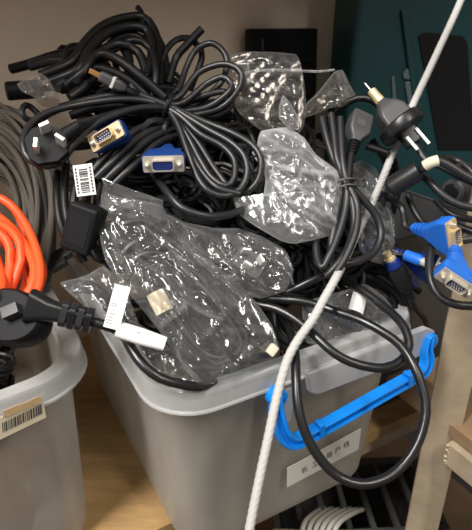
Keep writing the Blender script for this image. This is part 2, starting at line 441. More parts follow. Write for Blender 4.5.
# left tub: torn barcode sticker on its front
lu = V((math.cos(LANG), math.sin(LANG), 0)); ln = V((-lu.y, lu.x, 0))
s0 = math.radians(9.5)
fu = (lu*math.cos(s0)+ln*math.sin(s0))          # the swollen front turns away here
fo = LC-ln*.0135-lu*.10
fn = V((-fu.y, fu.x, 0))
from mathutils.bvhtree import BVHTree
S1, S2 = (8, 404), (46, 387)
def hit(t, px, py):
    best = None
    for c in t.children:
        me = c.data; o = ORG[t.name]
        b = BVHTree.FromPolygons([v.co+o for v in me.vertices], [tuple(p.vertices) for p in me.polygons])
        h = b.ray_cast(CAM, ray(px, py).normalized())
        if h[0] is not None and (best is None or h[3] < best[3]): best = h
    return best
h1, h2 = hit(left, *S1), hit(left, *S2)
fu = (h2[0]-h1[0]); fu.z = 0; fu.normalize(); fn = V((-fu.y, fu.x, 0)); fo = h1[0]-fn*.0030
def onleft(px, py, o): return onplane(px, py, fo-fn*o, fn)
cor = [(-14, 431), (45, 403), (47, 418), (-14, 447)]
def quad(mb, pts, t, o, fnn, n):
    q = [fnn(x, y, o) for x, y in pts]; r = [p-n*t for p in q]; k = len(q)
    mb.add(q+r, [tuple(range(k)), tuple(range(k, 2*k))[::-1]]+[(i, (i+1) % k, k+(i+1) % k, k+i) for i in range(k)])
mb = MB(); quad(mb, [(-14, 424), (42, 397), (46, 417), (-14, 446)], .0006, .0005, onleft, fn)
st = mb.build('barcode_sticker', M['cream'], left, flat=True)
mb = MB(); quad(mb, [(3, 411), (14, 406), (27, 402), (34, 398), (41, 396), (42, 401), (38, 404), (28, 408), (20, 411), (8, 416), (3, 417)], .0005, .0013, onleft, fn)
o = mb.build('torn_paper', M['tan'], st, flat=True); o['label'] = 'torn brown paper residue'
mb = MB()
rr = random.Random(3); x = 2.0
while x < 42:
    wd = rr.choice((.5, .7, 1.0, 1.4)); y0 = 424-(x)*.482
    quad(mb, [(x, y0), (x+wd, y0-.48*wd), (x+wd+.6, y0-.48*wd+9.5), (x+.6, y0+9.5)], .0002, .0012, onleft, fn)
    x += wd+rr.choice((.5, .8, 1.2))
mb.build('barcode', M['ink'], st, flat=True)

# ------------------------------------------------------------------ cords
def pts(l, base=0):
    return [H(p[0], p[1], (p[2] if len(p) > 2 else 0)+base) for p in l]
def cord(mb, l, r, base=0, closed=False, **k): return mb.tube(pts(l, base), r, closed=closed, **k)
def tie_ring(c, axis, ra, rb, xdir, mat, parent, r=.0011, name='tie'):
    m = frame(c, xdir, axis); mb = MB()
    mb.tube([m@V((ra*math.cos(t*PI/8), rb*math.sin(t*PI/8), .0012*math.sin(t))) for t in range(16)], r, 6, closed=True)
    mb.tube([m@V((ra*.9, 0, 0)), m@V((ra*1.25, .004, .004)), m@V((ra*1.4, .010, .003))], r, 6)
    return mb.build(name, mat, parent)

def vga(label, c, xdir, n, wid, plate, hood, hoodlen=.030, group=None, cat='plug', tail=None, cmat=None, screws=True, female=False, r=.0034):
    """15-pin video plug: hood, metal face plate, D-shaped shell, pin block, two thumb screws"""
    m = frame(c, xdir, n); k = wid/.033
    t = thing('vga_plug', label, cat, c, group)
    def s(poly): return [(x*k, y*k) for x, y in poly]
    mb = MB()
    mb.loft(m, [(s(rrect(.034, .0150, .002)), -.001*k), (s(rrect(.034, .0152, .003)), -.006*k), (s(rrect(.031, .0150, .004)), -.012*k), (s(rrect(.021, .0145, .005)), -.020*k), (s(rrect(.0125, .0115, .005)), -hoodlen*k)])
    for q in range(3): mb.loft(m, [(s(rrect(.0125-.001*q, .0115-.001*q, .004)), -(hoodlen+.001+.004*q)*k), (s(rrect(.012-.001*q, .011-.001*q, .004)), -(hoodlen+.0036+.004*q)*k)])
    mb.lathe(m, [(.0042*k, -(hoodlen-.002)*k), (.0036*k, -(hoodlen+.014)*k)], 12)
    for sx in (-1, 1):
        for q in range(3): mb.box(m@Matrix.Translation((sx*(.0105)*k, .0072*k, -(.009+.003*q)*k)), (.006*k, .0012*k, .0012*k))
    mb.build('hood', hood, t)
    mb = MB(); mb.loft(m, [(s(rrect(.0325, .0128, .0015)), -.001*k), (s(rrect(.0325, .0128, .0015)), .0006*k)])
    mb.build('face_plate', plate, t)
    D = lambda w, h, sl: [(-w/2+sl, -h/2), (w/2-sl, -h/2), (w/2, -h/2+.0015), (w/2, h/2-.001), (w/2-.001, h/2), (-w/2+.001, h/2), (-w/2, h/2-.001), (-w/2, -h/2+.0015)]
    mb = MB(); o_, i_ = s(D(.0172, .0086, .0022)), s(D(.0160, .0074, .0020))
    mb.loft(m, [(o_, .0006*k), (o_, .0058*k), (i_, .0058*k), (i_, .0012*k)], cap=False)
    mb.build('shell', plate, t)
    mb = MB(); dz = .0050 if female else .0016
    mb.loft(m, [(s(D(.0158, .0072, .002)), .0004*k), (s(D(.0158, .0072, .002)), dz*k)])
    pb_ = mb.build('pin_block', M['navy'], t)
    mb = MB()
    for row in range(3):
        for j in range(5): mb.lathe(m, [(.00045*k, dz*k), (.00045*k, (dz+.0028)*k)], 6) if False else mb.lathe(m@Matrix.Translation(((-.0046+.0023*j+(.0008 if row == 1 else 0))*k, (-.0021+.0021*row)*k, 0)), [(.0005*k, (dz-.0002)*k), (.0005*k, (dz+(.0002 if female else .0026))*k)], 6)
    mb.build('pins', M['ink'] if female else M['steel'], t)
    for sx in (-1, 1):
        mb = MB(); mb.lathe(m@Matrix.Translation((sx*.0127*k, 0, 0)), [(.0001, .0004*k), (.0026*k, .0004*k), (.0026*k, .0014*k), (.0017*k, .0016*k), (.0017*k, .0042*k), (.0008*k, .0050*k)], 14)
        mb.build('screw', M['nickel'], t)
    if tail:
        mb = MB(); e = m@V((0, 0, -(hoodlen+.010)*k)); e2 = m@V((0, 0, -(hoodlen+.022)*k))
        mb.tube([e, e2]+tail, r, 8); mb.build('cord', cmat or M['cable2'], t)
    return t

# ---- filler: tied coils of black cord packed inside both tubs
def coil_mesh(seed, L, B, r, loops):
    rr = random.Random(seed); mb = MB()
    for q in range(loops):
        l = L*rr.uniform(.82, 1.05); b = B*rr.uniform(.5, 1.1); zo = (q-(loops-1)/2)*r*1.15; ph = rr.uniform(-.1, .1)
        P = []
        for k in range(22):
            t = 2*PI*k/22+ph
            P.append(V((l*math.cos(t), b*math.sin(t)*(.34+.66*abs(math.cos(t))), zo+rr.uniform(-.5, .5)*r)))
        mb.tube(P, r, 7, closed=True, step=r*2.2)
    return mb
protos = []
for sd_, L, B, r, n in ((1, .062, .042, .0034, 5), (2, .052, .045, .0028, 5), (3, .070, .036, .0038, 4), (4, .045, .030, .0025, 6)):
    mb = coil_mesh(sd_, L, B, r, n); me = mb
    t = thing('cable_coil', '', 'cable', (0, 0, 0))
    c = mb.build('cord', M['cable'] if sd_ % 2 else M['cable2'], t)
    z = MB(); z.tube([V((.0015*math.sin(k), (B*.30)*math.cos(k*PI/8), (r*n*.85)*math.sin(k*PI/8))) for k in range(16)], .0012, 6, closed=True)
    ti = z.build('tie', M['matte'], t)
    protos.append((t, [c, ti]))
used = set()
def put_coil(k, M4, label, group):
    t, ch = protos[k]
    if k in used:
        t2 = t.copy(); COL.objects.link(t2)
        for c in ch:
            d = c.copy(); COL.objects.link(d); d.parent = t2
        t = t2
    used.add(k)
    t.location = M4.translation; t.rotation_euler = M4.to_euler(); tag(t, label, 'cable', group)
    return t
rc = random.Random(11)
top_edge = lambda x: (115 if x < 40 else 70 if x < 75 else 48 if x < 175 else 78 if x < 235 else 112 if x < 320 else 130)
spots = []
for gy in range(60, 350, 33):
    for gx in range(40, 385, 36):
        x = gx+rc.uniform(-9, 9); y = gy+rc.uniform(-8, 8)
        if y < top_edge(x)+22: continue
        # keep inside the rim
        p = H(x, y, -.030); q = p-P0; a, b = q.dot(U), q.dot(N)
        if p.z < RIM+.01 and not (.085 < a < TW-.085 and .085 < b < TL-.085): continue
        if not (.03 < a < TW-.03 and .05 < b < TL): continue
        spots.append((x, y, p))
GB = 'black cable coils packed in the heap'
for i, (x, y, p) in enumerate(spots):
    n = (V((0, 0, 1))-N*.75+V((rc.uniform(-.3, .3), rc.uniform(-.3, .3), 0)))
    an = rc.uniform(0, PI); put_coil(rc.choice((0, 1, 3, 3)), frame(p, U*math.cos(an)+N*math.sin(an), n), 'black cable coil packed deep in the heap of the blue handled tub', GB)
for z, bb in ((.145, (.105, .20, .295)), (.20, (.20, .29)), (.25, (.24, .30)), (.30, (.30,))):
    for a in (.105, .188):
        for b in bb:
            p = tp(a+rc.uniform(-.004, .004), b+rc.uniform(-.008, .008), z+rc.uniform(-.01, .01)); an = rc.uniform(0, PI)
            put_coil(rc.choice((0, 1, 2)), frame(p, U*math.cos(an)+N*math.sin(an), V((rc.uniform(-.2, .2), rc.uniform(-.2, .2), 1))), 'black cable coil packed deep in the heap of the blue handled tub', GB)
for a in (.105, .188):
    for b, z in [(b, z) for b in (.105, .18, .27) for z in (.10, .16)]+([(.08, .195)] if a > .15 else [(.09, .20), (.15, .195)]):
            p = LC-lu*a+ln*b+V((0, 0, z)); an = rc.uniform(0, PI)
            put_coil(rc.choice((0, 1)) if z < .17 else 3, frame(p, lu*math.cos(an)+ln*math.sin(an), V((rc.uniform(-.3, .3), rc.uniform(-.3, .3), 1))), 'black cable coil lying in the tub with the torn barcode sticker', 'black cable coils in the barcode tub')

# ---- grey-brown network cable coil and orange coil in the left tub
def ring_coil(name, label, ctr, ax, bx, nrm, n, r, mat, jit, seed):
    rr = random.Random(seed); mb = MB()
    for q in range(n):
        s = rr.uniform(.72, 1.05); P = []
        off = V(nrm).normalized()*rr.uniform(-jit, jit); sh = ax*rr.uniform(-.16, .16)+bx*rr.uniform(-.16, .16); ph = rr.uniform(0, 6)
        for k in range(20):
            t = 2*PI*k/20
            P.append(V(ctr)+off+sh+ax*(s*math.cos(t))+bx*(s*math.sin(t))+V(nrm).normalized()*(.010*math.sin(2*t+ph)))
        mb.tube(P, r, 8, closed=True, step=r*2)
    o = mb.build(name, mat); tag(o, label, 'cable'); return o
gc = at(-22, 228, .60)
ring_coil('network_cable_coil', 'grey brown thin network cable coil behind the orange one', gc, img(.078, -.02, 0), img(.02, .120, .025), img(.25, -.45, .75), 52, .0031, M['grey'], .028, 5)
ob_ = MB(); oc = .465
ocx, ocy = -18, 262
for k, (rx, ry, jx, jy, dd) in enumerate(((58, 64, 0, 0, .010), (53, 57, -3, 6, .004), (56, 52, 2, 14, -.006), (44, 50, -6, 2, .006), (38, 44, -8, 8, .012), (50, 60, -2, -4, -.012), (30, 36, -10, 10, .010), (46, 46, 2, 22, -.014))):
    P = []
    for q in range(18):
        t_ = 2*PI*q/18; x = ocx+jx+rx*math.cos(t_)+3*math.sin(3*t_+k); y = ocy+jy+ry*math.sin(t_)+3*math.cos(2*t_+k)
        P.append(at(x, y, oc-dd-.06*(y-ocy)/ry*.5-.006*math.sin(2*t_+k)))
    ob_.tube(P, .0040, 10, closed=True)
tag(ob_.build('extension_cord', M['orange']), 'bright orange extension cord coiled in the tub with the barcode sticker', 'cable')

# ---- top of the heap: thick dark cables against the wall
def strands(name, label, cat, lists, mat, group=None, conv=pts):
    for l, r in lists:
        mb = MB(); mb.tube(conv(l), r, 9); tag(mb.build(name, mat), label, cat, group)
strands('thick_cable', 'thick black cable arching over the very top of the heap', 'cable', (
    ([(40, 76), (72, 62, .01), (84, 44, .012), (100, 28, .012), (120, 19, .012), (142, 17, .012), (154, 30, .012), (158, 55, .014), (150, 80, .014), (160, 105, .01)], .0048),
    ([(50, 82), (78, 70, .02), (90, 50, .02), (106, 34, .02), (128, 27, .02), (146, 30, .02), (152, 52, .02), (146, 76, .02)], .0048),
    ([(60, 90), (84, 72, .024), (92, 58, .026), (104, 54, .028), (122, 62, .03), (140, 76, .03), (165, 98, .026)], .0048),
    ([(70, 98, .01), (92, 80, .014), (112, 44, .008), (134, 36, .008), (160, 60, 0), (158, 100, 0)], .0052),
    ([(56, 88, .006), (84, 64, .010), (98, 40, .006), (116, 26, .004), (136, 22, .002), (158, 40, .002), (166, 70, .0), (168, 100, 0)], .0050),
    ([(74, 86, .016), (96, 56, .016), (118, 44, .018), (138, 52, .020), (148, 78, .018)], .0048),
    ([(66, 76, .012), (90, 68, .016), (112, 72, .018), (134, 84, .018), (150, 100, .014)], .0048)), M['cable'], 'thick black cables at the top of the heap')
mb = MB(); mb.tube([H(143, 26, .012), H(141, 12, .012), H(137, 7, .012)], .003, 8); tag(mb.build('cable_end', M['cable']), 'short black cable end poking up at the highest point of the heap', 'cable')
mb = MB(); mb.tube([at(11, 69, .62), at(30, 64, .615), at(58, 55, .61), at(78, 56, .62), at(100, 70, .64)], .0058, 10)
tag(mb.build('thick_cable', M['cable']), 'thick black cable with blunt end sticking out furthest left near the top', 'cable')
mb = MB(); mb.tube([at(58, 54, .63), at(62, 47, .63), at(75, 52, .63), at(90, 60, .64)], .003, 8)
tag(mb.build('black_cable', M['cable']), 'thin bent black cable tip above the blunt ended thick cable', 'cable')
mb = MB(); mb.tube([at(30, 66, .605), at(60, 60, .60), at(90, 75, .61)], .006, 10)
tag(mb.build('thick_cable', M['cable2']), 'thick black cable lying just under the blunt ended one at upper left', 'cable')
t = thing('barrel_plug', 'black barrel plug sticking out left beside the small grubby bag', 'plug', at(14, 90, .60))
m = frame(at(10, 91, .60), ID, img(-1, .25, .5))
mb = MB(); mb.lathe(m, [(.001, .004), (.0095, .004), (.0105, .002), (.0105, -.03), (.008, -.036), (.004, -.038)], 20); mb.build('body', M['matte'], t)
mb = MB(); mb.tube([m@V((0, 0, -.03)), m@V((.0, 0, -.05)), H(55, 88, .01), H(75, 92, 0)], .0035, 8); mb.build('cord', M['cable'], t)
mb = MB(); cord(mb, [(36, 122, .0), (25, 118, .006), (22, 110, .008), (26, 105, .008), (32, 108, .004), (40, 116, 0)], .0028)
tag(mb.build('cable_loop', M['cable']), 'small loop of thin black cable at the upper left edge of the heap', 'cable')
# cable plug with copper tip
t = thing('display_plug', 'black cable plug with coppery tip below the top loop', 'plug', H(100, 78, .03))
m = frame(H(104, 79, .034), img(.8, .5, 0), img(-.83, -.5, .15))
ax = img(.83, .50, -.12)
def seg(c, d, a0, a1, w, h, bev): return frame(c, img(.5, -.83, 0), -d), (w, h, a1-a0)
c0 = H(91, 71, .036); dirv = (H(122, 87, .034)-c0).normalized()
fm = frame(c0, img(.3, -.9, .3), dirv)
mb = MB(); mb.box(fm@Matrix.Translation((0, 0, .004)), (.0045, .010, .010), .0006); mb.build('tip', M['copper'], t)
mb = MB(); mb.loft(fm, [(rrect(.009, .015, .002), .009), (rrect(.010, .017, .003), .012), (rrect(.010, .017, .003), .028), (rrect(.007, .011, .003), .034)]); mb.build('body', M['greyplug'], t)
mb = MB(); mb.box(fm@Matrix.Translation((.0003, 0, .022)), (.0105, .0172, .003), .0006); mb.build('band', M['steel'], t)
mb = MB(); mb.tube([fm@V((0, 0, .030)), fm@V((0, 0, .042)), H(136, 95, .03), H(160, 110, .02), H(190, 118, .0)], .0038, 8); mb.build('cord', M['cable'], t)
# loops behind the tied cord (right of the top)
mb = MB(); mb.tube([H(202, 29, .02), H(196, 35, .02), H(184, 48, .015), H(176, 58, .01), H(168, 84, .005)], .0042, 8)
tag(mb.build('black_cable', M['cable']), 'black cable with free end pointing up behind the tied power cable', 'cable')
mb = MB(); mb.tube([H(160, 64, .0), H(167, 49, .01), H(176, 40, .01), H(188, 38, .01), H(198, 46, .01), H(202, 58, .008), H(190, 90, .0)], .0034, 8)
tag(mb.build('black_cable', M['cable']), 'black cable arched around the free upright end behind the tied power cable', 'cable')
strands('black_cable', 'black cable crossing the dark middle of the top of the heap', 'cable', (
    ([(118, 40, .0), (128, 56, .012), (130, 80, .016), (140, 102, .012), (150, 120, 0)], .005), ([(112, 50, .0), (134, 40, .022), (150, 48, .024), (156, 74, .026), (152, 100, .012)], .004),
    ([(96, 96, .005), (120, 84, .01), (146, 92, .014), (172, 98, .010)], .004), ([(60, 108, .0), (90, 100, .01), (120, 98, .01), (150, 112, .006)], .004),
    ([(70, 116, .0), (96, 108, .006), (130, 106, .008), (160, 118, .004)], .004), ([(84, 100, .0), (108, 92, .004), (140, 86, .004), (176, 90, 0)], .0045)), M['cable'], 'black cables in the middle of the heap top')
# ---- tied power cord with the three-pin plug
pw = thing('power_cable', 'tied black power cord with flat three-pin plug showing its pins', 'power cable', H(165, 107, .02))
mb = MB(); r = .0032
L_ = .030
for l in (
    [(166, 106, L_), (140, 100, L_), (110, 100, L_), (72, 106, .026), (45, 114, .026), (28, 128, .028), (23, 146, .03), (30, 160, .03), (46, 166, .03), (62, 160, .032), (72, 147, .034), (88, 130, .034), (110, 117, .034), (140, 108, .032), (168, 108, .028)],
    [(166, 104, .026), (130, 95, .024), (95, 98, .022), (62, 108, .02), (42, 118, .018), (34, 128, .018), (33, 140, .016), (40, 150, .01)],
    [(164, 110, .026), (142, 110, .026), (122, 112, .026), (100, 118, .026), (84, 122, .03), (74, 126, .033), (66, 132, .036)],
    # upper right loops
    [(165, 104, .02), (179, 88, .02), (186, 68, .02), (195, 51, .022), (210, 43, .022), (222, 50, .022), (227, 64, .02), (220, 84, .016), (196, 104, .016), (170, 112, .02)],
    [(166, 103, .026), (181, 95, .03), (198, 73, .032), (222, 64, .034), (238, 69, .034), (242, 79, .032), (237, 92, .028), (220, 108, .022), (190, 116, .02)],
    [(167, 106, .026), (184, 102, .03), (205, 85, .032), (222, 77, .034), (231, 83, .034), (229, 92, .03), (208, 107, .026), (182, 112, .02)],
    [(168, 107, .02), (190, 100, .024), (210, 94, .026), (226, 92, .022), (232, 104, .016), (214, 116, .014), (184, 112, .016)],
    # lower right loops
    [(140, 95, .03), (168, 106, .034), (205, 122, .04), (232, 133, .042), (252, 145, .042), (261, 160, .042), (258, 180, .038), (246, 192, .034), (232, 190, .03), (214, 168, .028), (196, 140, .03), (172, 112, .03)],
    [(150, 100, .028), (172, 108, .034), (205, 128, .042), (230, 142, .045), (244, 156, .046), (247, 174, .044), (240, 189, .042), (226, 196, .040), (210, 192, .038), (198, 178, .036), (187, 150, .036), (178, 125, .034), (166, 106, .03)],
    [(160, 104, .03), (180, 116, .036), (200, 134, .04), (222, 146, .042), (234, 160, .042), (234, 178, .042), (226, 186, .04), (212, 178, .036), (200, 160, .034), (186, 134, .032), (168, 108, .03)],
    [(166, 106, .03), (178, 126, .03), (188, 148, .030), (202, 172, .034), (218, 188, .040), (240, 194, .042)],
): cord(mb, l, r, n=9)
mb.build('cord', M['cable2'], pw)
tie_ring(H(167, 107, .027), H(185, 113, .03)-H(150, 98, .03), .013, .012, img(.4, -.9, .2), M['matte'], pw, .0013)
pcn = H(47, 143, .040); pm = frame(pcn, img(.93, -.35, 0), img(.22, -.26, 1))
mb = MB()
body = [(-.017, -.010), (-.012, -.0165), (.004, -.018), (.014, -.012), (.0165, .0), (.013, .011), (.004, .0165), (-.008, .016), (-.0165, .008)]
mb.loft(pm, [([(x*.8, y*.8) for x, y in body], -.016), ([(x*1.0, y*1.0) for x, y in body], -.010), (body, -.001), ([(x*.96, y*.96) for x, y in body], .0003)])
mb.build('plug_body', M['matte'], pw)
for (x, y, a) in ((.002, .0100, .1), (-.0085, -.004, 1.05), (.0105, -.004, -1.05)):
    mb = MB(); mb.box(pm@Matrix.Translation((x, y, .006))@Matrix.Rotation(a+.15, 4, 'Z'), (.0082, .0030, .015), .0004)
    mb.build('pin', M['steel'], pw)
mb = MB(); e = [pm@V((.012, .004, -.006)), pm@V((.020, .0075, -.005)), pm@V((.029, .011, -.004))]
mb.tube(e, [.0062, .0055, .0046], 12)
for k in range(5):
    cc = e[0].lerp(e[2], .3+.15*k); mb.tube([cc, cc+(e[2]-e[0]).normalized()*.0012], [.0068-.0004*k, .0068-.0004*k], 12, spline=False)
mb.tube([e[2], H(90, 124, .036), H(112, 114, .03), H(140, 108, .026)], .0032, 8)
mb.build('strain_relief', M['matte'], pw)

# ---- video cables with blue plugs
vga('gold faced blue video plug lying beside the three-pin plug', H(106, 136.5, .042), img(31, -14), img(-.30, .15, 1), .0345, M['gold'], M['blue'],
    tail=[H(150, 122, .026), H(175, 124, .01), H(205, 130, -.01)])
vga('silver faced blue video plug pointing down above the biggest clear bag', H(163.5, 164, .044), img(38, -1), img(.02, .55, 1), .0365, M['nickel'], M['blue'], female=True,
    tail=[H(164, 128, .02), H(180, 112, .008), H(205, 108, -.01)])
strands('black_cable', 'one of the dark parallel cables running up between the two blue plugs', 'cable', [(l, .0036) for l in (
    [(96, 178, .012), (108, 166, .020), (124, 150, .024), (142, 136, .022), (168, 124, .014), (200, 118, .0)],
    [(104, 182, .012), (116, 170, .020), (132, 154, .024), (150, 139, .022), (176, 128, .012), (200, 124, .0)],
    [(88, 178, .008), (100, 162, .014), (116, 146, .018), (134, 132, .018), (160, 118, .010)],
    [(112, 186, .01), (124, 174, .018), (140, 160, .020), (156, 144, .018), (178, 134, .008)])], M['cable2'], 'dark parallel cables between the blue plugs')
t = thing('tagged_cable', 'black cable hanging down with a small white barcode tag', 'cable', H(84, 190))
mb = MB()
cord(mb, [(110, 160, .006), (94, 162, .010), (84, 170, .014), (76, 188, .014), (74, 210, .014), (82, 235, .01), (96, 252, .0)], .0036)
mb.build('cord', M['cable'], t)
strands('black_cable', 'black cable hanging at the left rim around the barcode tagged one', 'cable', [(l, .0036) for l in (
    [(94, 166, .01), (90, 185, .012), (86, 205, .014), (90, 230, .01), (100, 250, 0)], [(66, 165, .006), (64, 190, .008), (66, 215, .008), (74, 240, .004), (84, 262, -.004)],
    [(104, 176, .006), (98, 196, .008), (96, 220, .008), (98, 246, .004)], [(58, 172, .0), (57, 198, .002), (60, 222, .002), (70, 250, -.004)])], M['cable'], 'black cables hanging at the left rim')
m = frame(H(84.5, 180, .036), img(1, -.12), img(-.1, .1, 1))
mb = MB(); mb.box(m, (.0165, .0255, .0005)); tg = mb.build('tag', M['paper'], t, flat=True); tg['label'] = 'white barcode tag'
mb = MB(); rr = random.Random(9); y = -.010
while y < .010:
    h = rr.choice((.0004, .0007, .0010)); mb.box(m@Matrix.Translation((0, y, .0004)), (.0075, h, .0003)); y += h+rr.choice((.0005, .0008))
for sx in (-.0062, .0062):
    for q in range(8): mb.box(m@Matrix.Translation((sx, -.0095+.0027*q, .0004)), (.0014, .0018, .0003))
mb.build('barcode', M['ink'], tg, flat=True)
# black adapter under it
t = thing('power_adapter', 'black power adapter wedged at the left rim below the barcode tag', 'adapter', H(82, 225))
m = frame(H(84, 228, .012), img(.9, .3), img(-.2, .2, 1))
mb = MB(); mb.box(m, (.026, .040, .022), .003, 3); mb.build('body', M['matte'], t)
mb = MB(); mb.box(m@Matrix.Translation((0, 0, .0113)), (.018, .026, .0004)); mb.build('label_recess', M['black'], t)
mb = MB(); cord(mb, [(88, 244, .006), (96, 258, .004), (110, 262, -.006)], .003); mb.build('cord', M['cable'], t)
# dark grey notched clip on the left rim
t = thing('plastic_clip', 'dark grey notched plastic clip sitting at the back left rim', 'clip', at(58, 258, .60))
m = frame(at(62, 258, .585), img(.86, -.5, 0), img(-.3, -.55, .8))
mb = MB(); mb.prism(m, [(-.016, -.012), (.004, -.012), (.004, -.003), (.014, -.003), (.014, -.010), (.024, -.010), (.024, .012), (-.016, .012)], -.004, .004)
mb.build('body', M['greyplug'], t, bevel=.001)
mb = MB(); mb.box(m@Matrix.Translation((.004, .007, .0045)), (.034, .006, .002), .0006); mb.build('ridge', M['greyplug'], t)

# ---- bags of clear film
def crumple(p, seed, sc, amp, ax=None):
    """film folds: sharp crests that run mostly along ax"""
    o = V((seed*3.1, seed*1.7, seed*.9))
    ax = (ax or V((.6, .4, -.7))).normalized()
    t = p.dot(ax); q0 = p-ax*(t*.42)                 # stretched along the folds
    q = q0*sc; q = q+noise.noise_vector(q*.5+o)*1.2
    r1 = 1-min(1, abs(noise.noise(q+o))*2.6)
    q2 = q0*(sc*2.1); q2 = q2+noise.noise_vector(q2*.4+o*2)*.8
    r2 = 1-min(1, abs(noise.noise(q2+o*1.3))*2.4)
    return amp*(.55*r1*r1+.16*r2*r2+.6*noise.noise(q0*sc*.6+o*.7)-.3)
def bag_mesh(mb, out, ctr, lift, dome, amp, sc, seed, rings=26, back=.004, edge=.0, spokes=110, lifts=None, ax=(.55, .8)):
    """closed pouch: outline in the picture -> rings from the middle to the seal, a domed crumpled front and a flatter back"""
    n = len(out); dense = []; AX = img(ax[0], ax[1], .2)
    rl = random.Random(seed*17+3); xs = [p[0] for p in out]; ys = [p[1] for p in out]
    ang0 = math.atan2(ax[1], ax[0]); size = max(max(xs)-min(xs), max(ys)-min(ys))
    folds = []
    for q in range(int(16+size*.42)):           # long straight folds
        a = ang0+(rl.gauss(0, .42) if q % 4 else rl.uniform(-1.6, 1.6))
        w = rl.uniform(2.8, 6.5)*(.75+size/500)
        folds.append((rl.uniform(min(xs), max(xs)), rl.uniform(min(ys), max(ys)), math.cos(a), math.sin(a), w, rl.uniform(.2, .75)*size, rl.choice((1, 1, 1, -1))*w*.00095*rl.uniform(.25, .80), rl.uniform(-1, 1)*.0025))
    def fold_h(x, y):
        h = 0
        for fx, fy, c, s_, w, ln, am, cv in folds:
            dx, dy = x-fx, y-fy; al = dx*c+dy*s_; d = abs(dx*s_-dy*c+cv*al*al)
            if d < w:
                e = 1-abs(al)/(ln/2)
                if e > 0: h += am*(1-(d/w)**2)**2*min(1, e*1.8)
        return h
    P2 = [V((x, y, (lifts[i] if lifts else 0))) for i, (x, y) in enumerate(out)]
    lens = [(P2[(i+1) % n]-P2[i]).length for i in range(n)]; tot = sum(lens)
    for k in range(spokes):
        s = tot*k/spokes; i = 0
        while s > lens[i]: s -= lens[i]; i += 1
        a, b = P2[i], P2[(i+1) % n]; p0, p3 = P2[i-1], P2[(i+2) % n]
        t = s/lens[i]
        lin = a.lerp(b, t)
        cat = .5*((2*a)+(b-p0)*t+(2*p0-5*a+4*b-p3)*t*t+(3*a-p0-3*b+p3)*t**3)
        dense.append(lin*.6+cat*.4)
    vs = []; fs = []
    for side in (0, 1):
        for k in range(rings+1):
            rr_ = k/rings
            for j in range(spokes):
                x = ctr[0]+(dense[j].x-ctr[0])*rr_; y = ctr[1]+(dense[j].y-ctr[1])*rr_
                e = max(0, 1-rr_**2)
                w3 = CAM+ray(x, y)*.5
                if side == 0: l = lift+dense[j].z*rr_+dome*e**.6+(crumple(w3, seed, sc, amp*.42, AX)+fold_h(x, y))*(.25+.75*min(1, e*3))
                else: l = lift+dense[j].z*rr_-back*e**.5+crumple(w3, seed+7, sc*.7, amp*.35, AX)*min(1, e*3)-.3*fold_h(y*.9+30, x*.8+40)*min(1, e*3)
                if k == rings: l = lift+dense[j].z+edge+crumple(w3, seed, sc, amp, AX)*.25
                vs.append(H(x, y, l))
    n1 = (rings+1)*spokes
    for side in (0, 1):
        o = side*n1
        for k in range(rings):
            for j in range(spokes):
                j2 = (j+1) % spokes
                f = (o+k*spokes+j, o+k*spokes+j2, o+(k+1)*spokes+j2, o+(k+1)*spokes+j)
                fs.append(f)
    mb.add(vs, fs)
    return mb
def bag(label, out, ctr, lift, dome, amp, sc, seed, mat, name='plastic_bag', **k):
    t = thing(name, label, 'plastic bag', H(ctr[0], ctr[1], lift))
    mb = MB(); bag_mesh(mb, out, ctr, lift, dome, amp, sc, seed, **k)
    me = mb.build('film', mat, t)
    bm = bmesh.new(); bm.from_mesh(me.data); bmesh.ops.remove_doubles(bm, verts=bm.verts[:], dist=.0001); bm.to_mesh(me.data); bm.free()
    me.data.polygons.foreach_set('use_smooth', [True]*len(me.data.polygons))
    return t
B1 = [(97, 225), (98, 205), (104, 192), (115, 196), (140, 200), (163, 206), (172, 228), (195, 250), (225, 272), (252, 297), (272, 325), (280, 352), (262, 366), (230, 378), (200, 386), (182, 365), (160, 332), (128, 292), (106, 262)]
b1 = bag('largest clear plastic bag, holding a dark cable, bulging over the front rim', B1, (175, 290), .016, .022,   .013, 15, 1, M['bag'], spokes=300, rings=76)
mb = MB()                                      # its open flap standing up at the top left
fl = [[(102, 178, .050), (116, 184, .054), (132, 190, .056), (150, 196, .054), (163, 201, .05)], [(103, 184, .048), (117, 194, .060), (133, 200, .062), (150, 204, .06), (163, 206, .052)], [(101, 194, .046), (114, 204, .058), (130, 210, .062), (148, 211, .056), (161, 214, .050)], [(100, 206, .038), (112, 214, .05), (130, 218, .052), (146, 219, .048), (160, 224, .044)]]
G = [[H(*p) for p in row] for row in fl]
vs = []; fs = []; NU, NV = 28, 18
for i in range(NV+1):
    v = i/NV*3; i0 = min(2, int(v)); tv = v-i0
    for j in range(NU+1):
        u_ = j/NU*4; j0 = min(3, int(u_)); tu = u_-j0
        p = (G[i0][j0]*(1-tu)+G[i0][j0+1]*tu)*(1-tv)+(G[i0+1][j0]*(1-tu)+G[i0+1][j0+1]*tu)*tv
        vs.append(p-IF*crumple(p, 4, 40, .003))
for i in range(NV):
    for j in range(NU): fs.append((i*(NU+1)+j, i*(NU+1)+j+1, (i+1)*(NU+1)+j+1, (i+1)*(NU+1)+j))
mb.add(vs, fs); mb.tube([p+IF*-.0003 for p in G[0]], .0005, 5)
mb.build('flap', M['bag'], b1)
bag('clear plastic bag with a white plug inside, behind the largest bag', [(166, 214), (185, 222), (215, 228), (238, 228), (262, 236), (286, 250), (294, 270), (286, 290), (260, 299), (235, 290), (205, 268), (180, 242)], (232, 262), .016, .020, .011, 17, 2, M['bag'], spokes=170, rings=40)
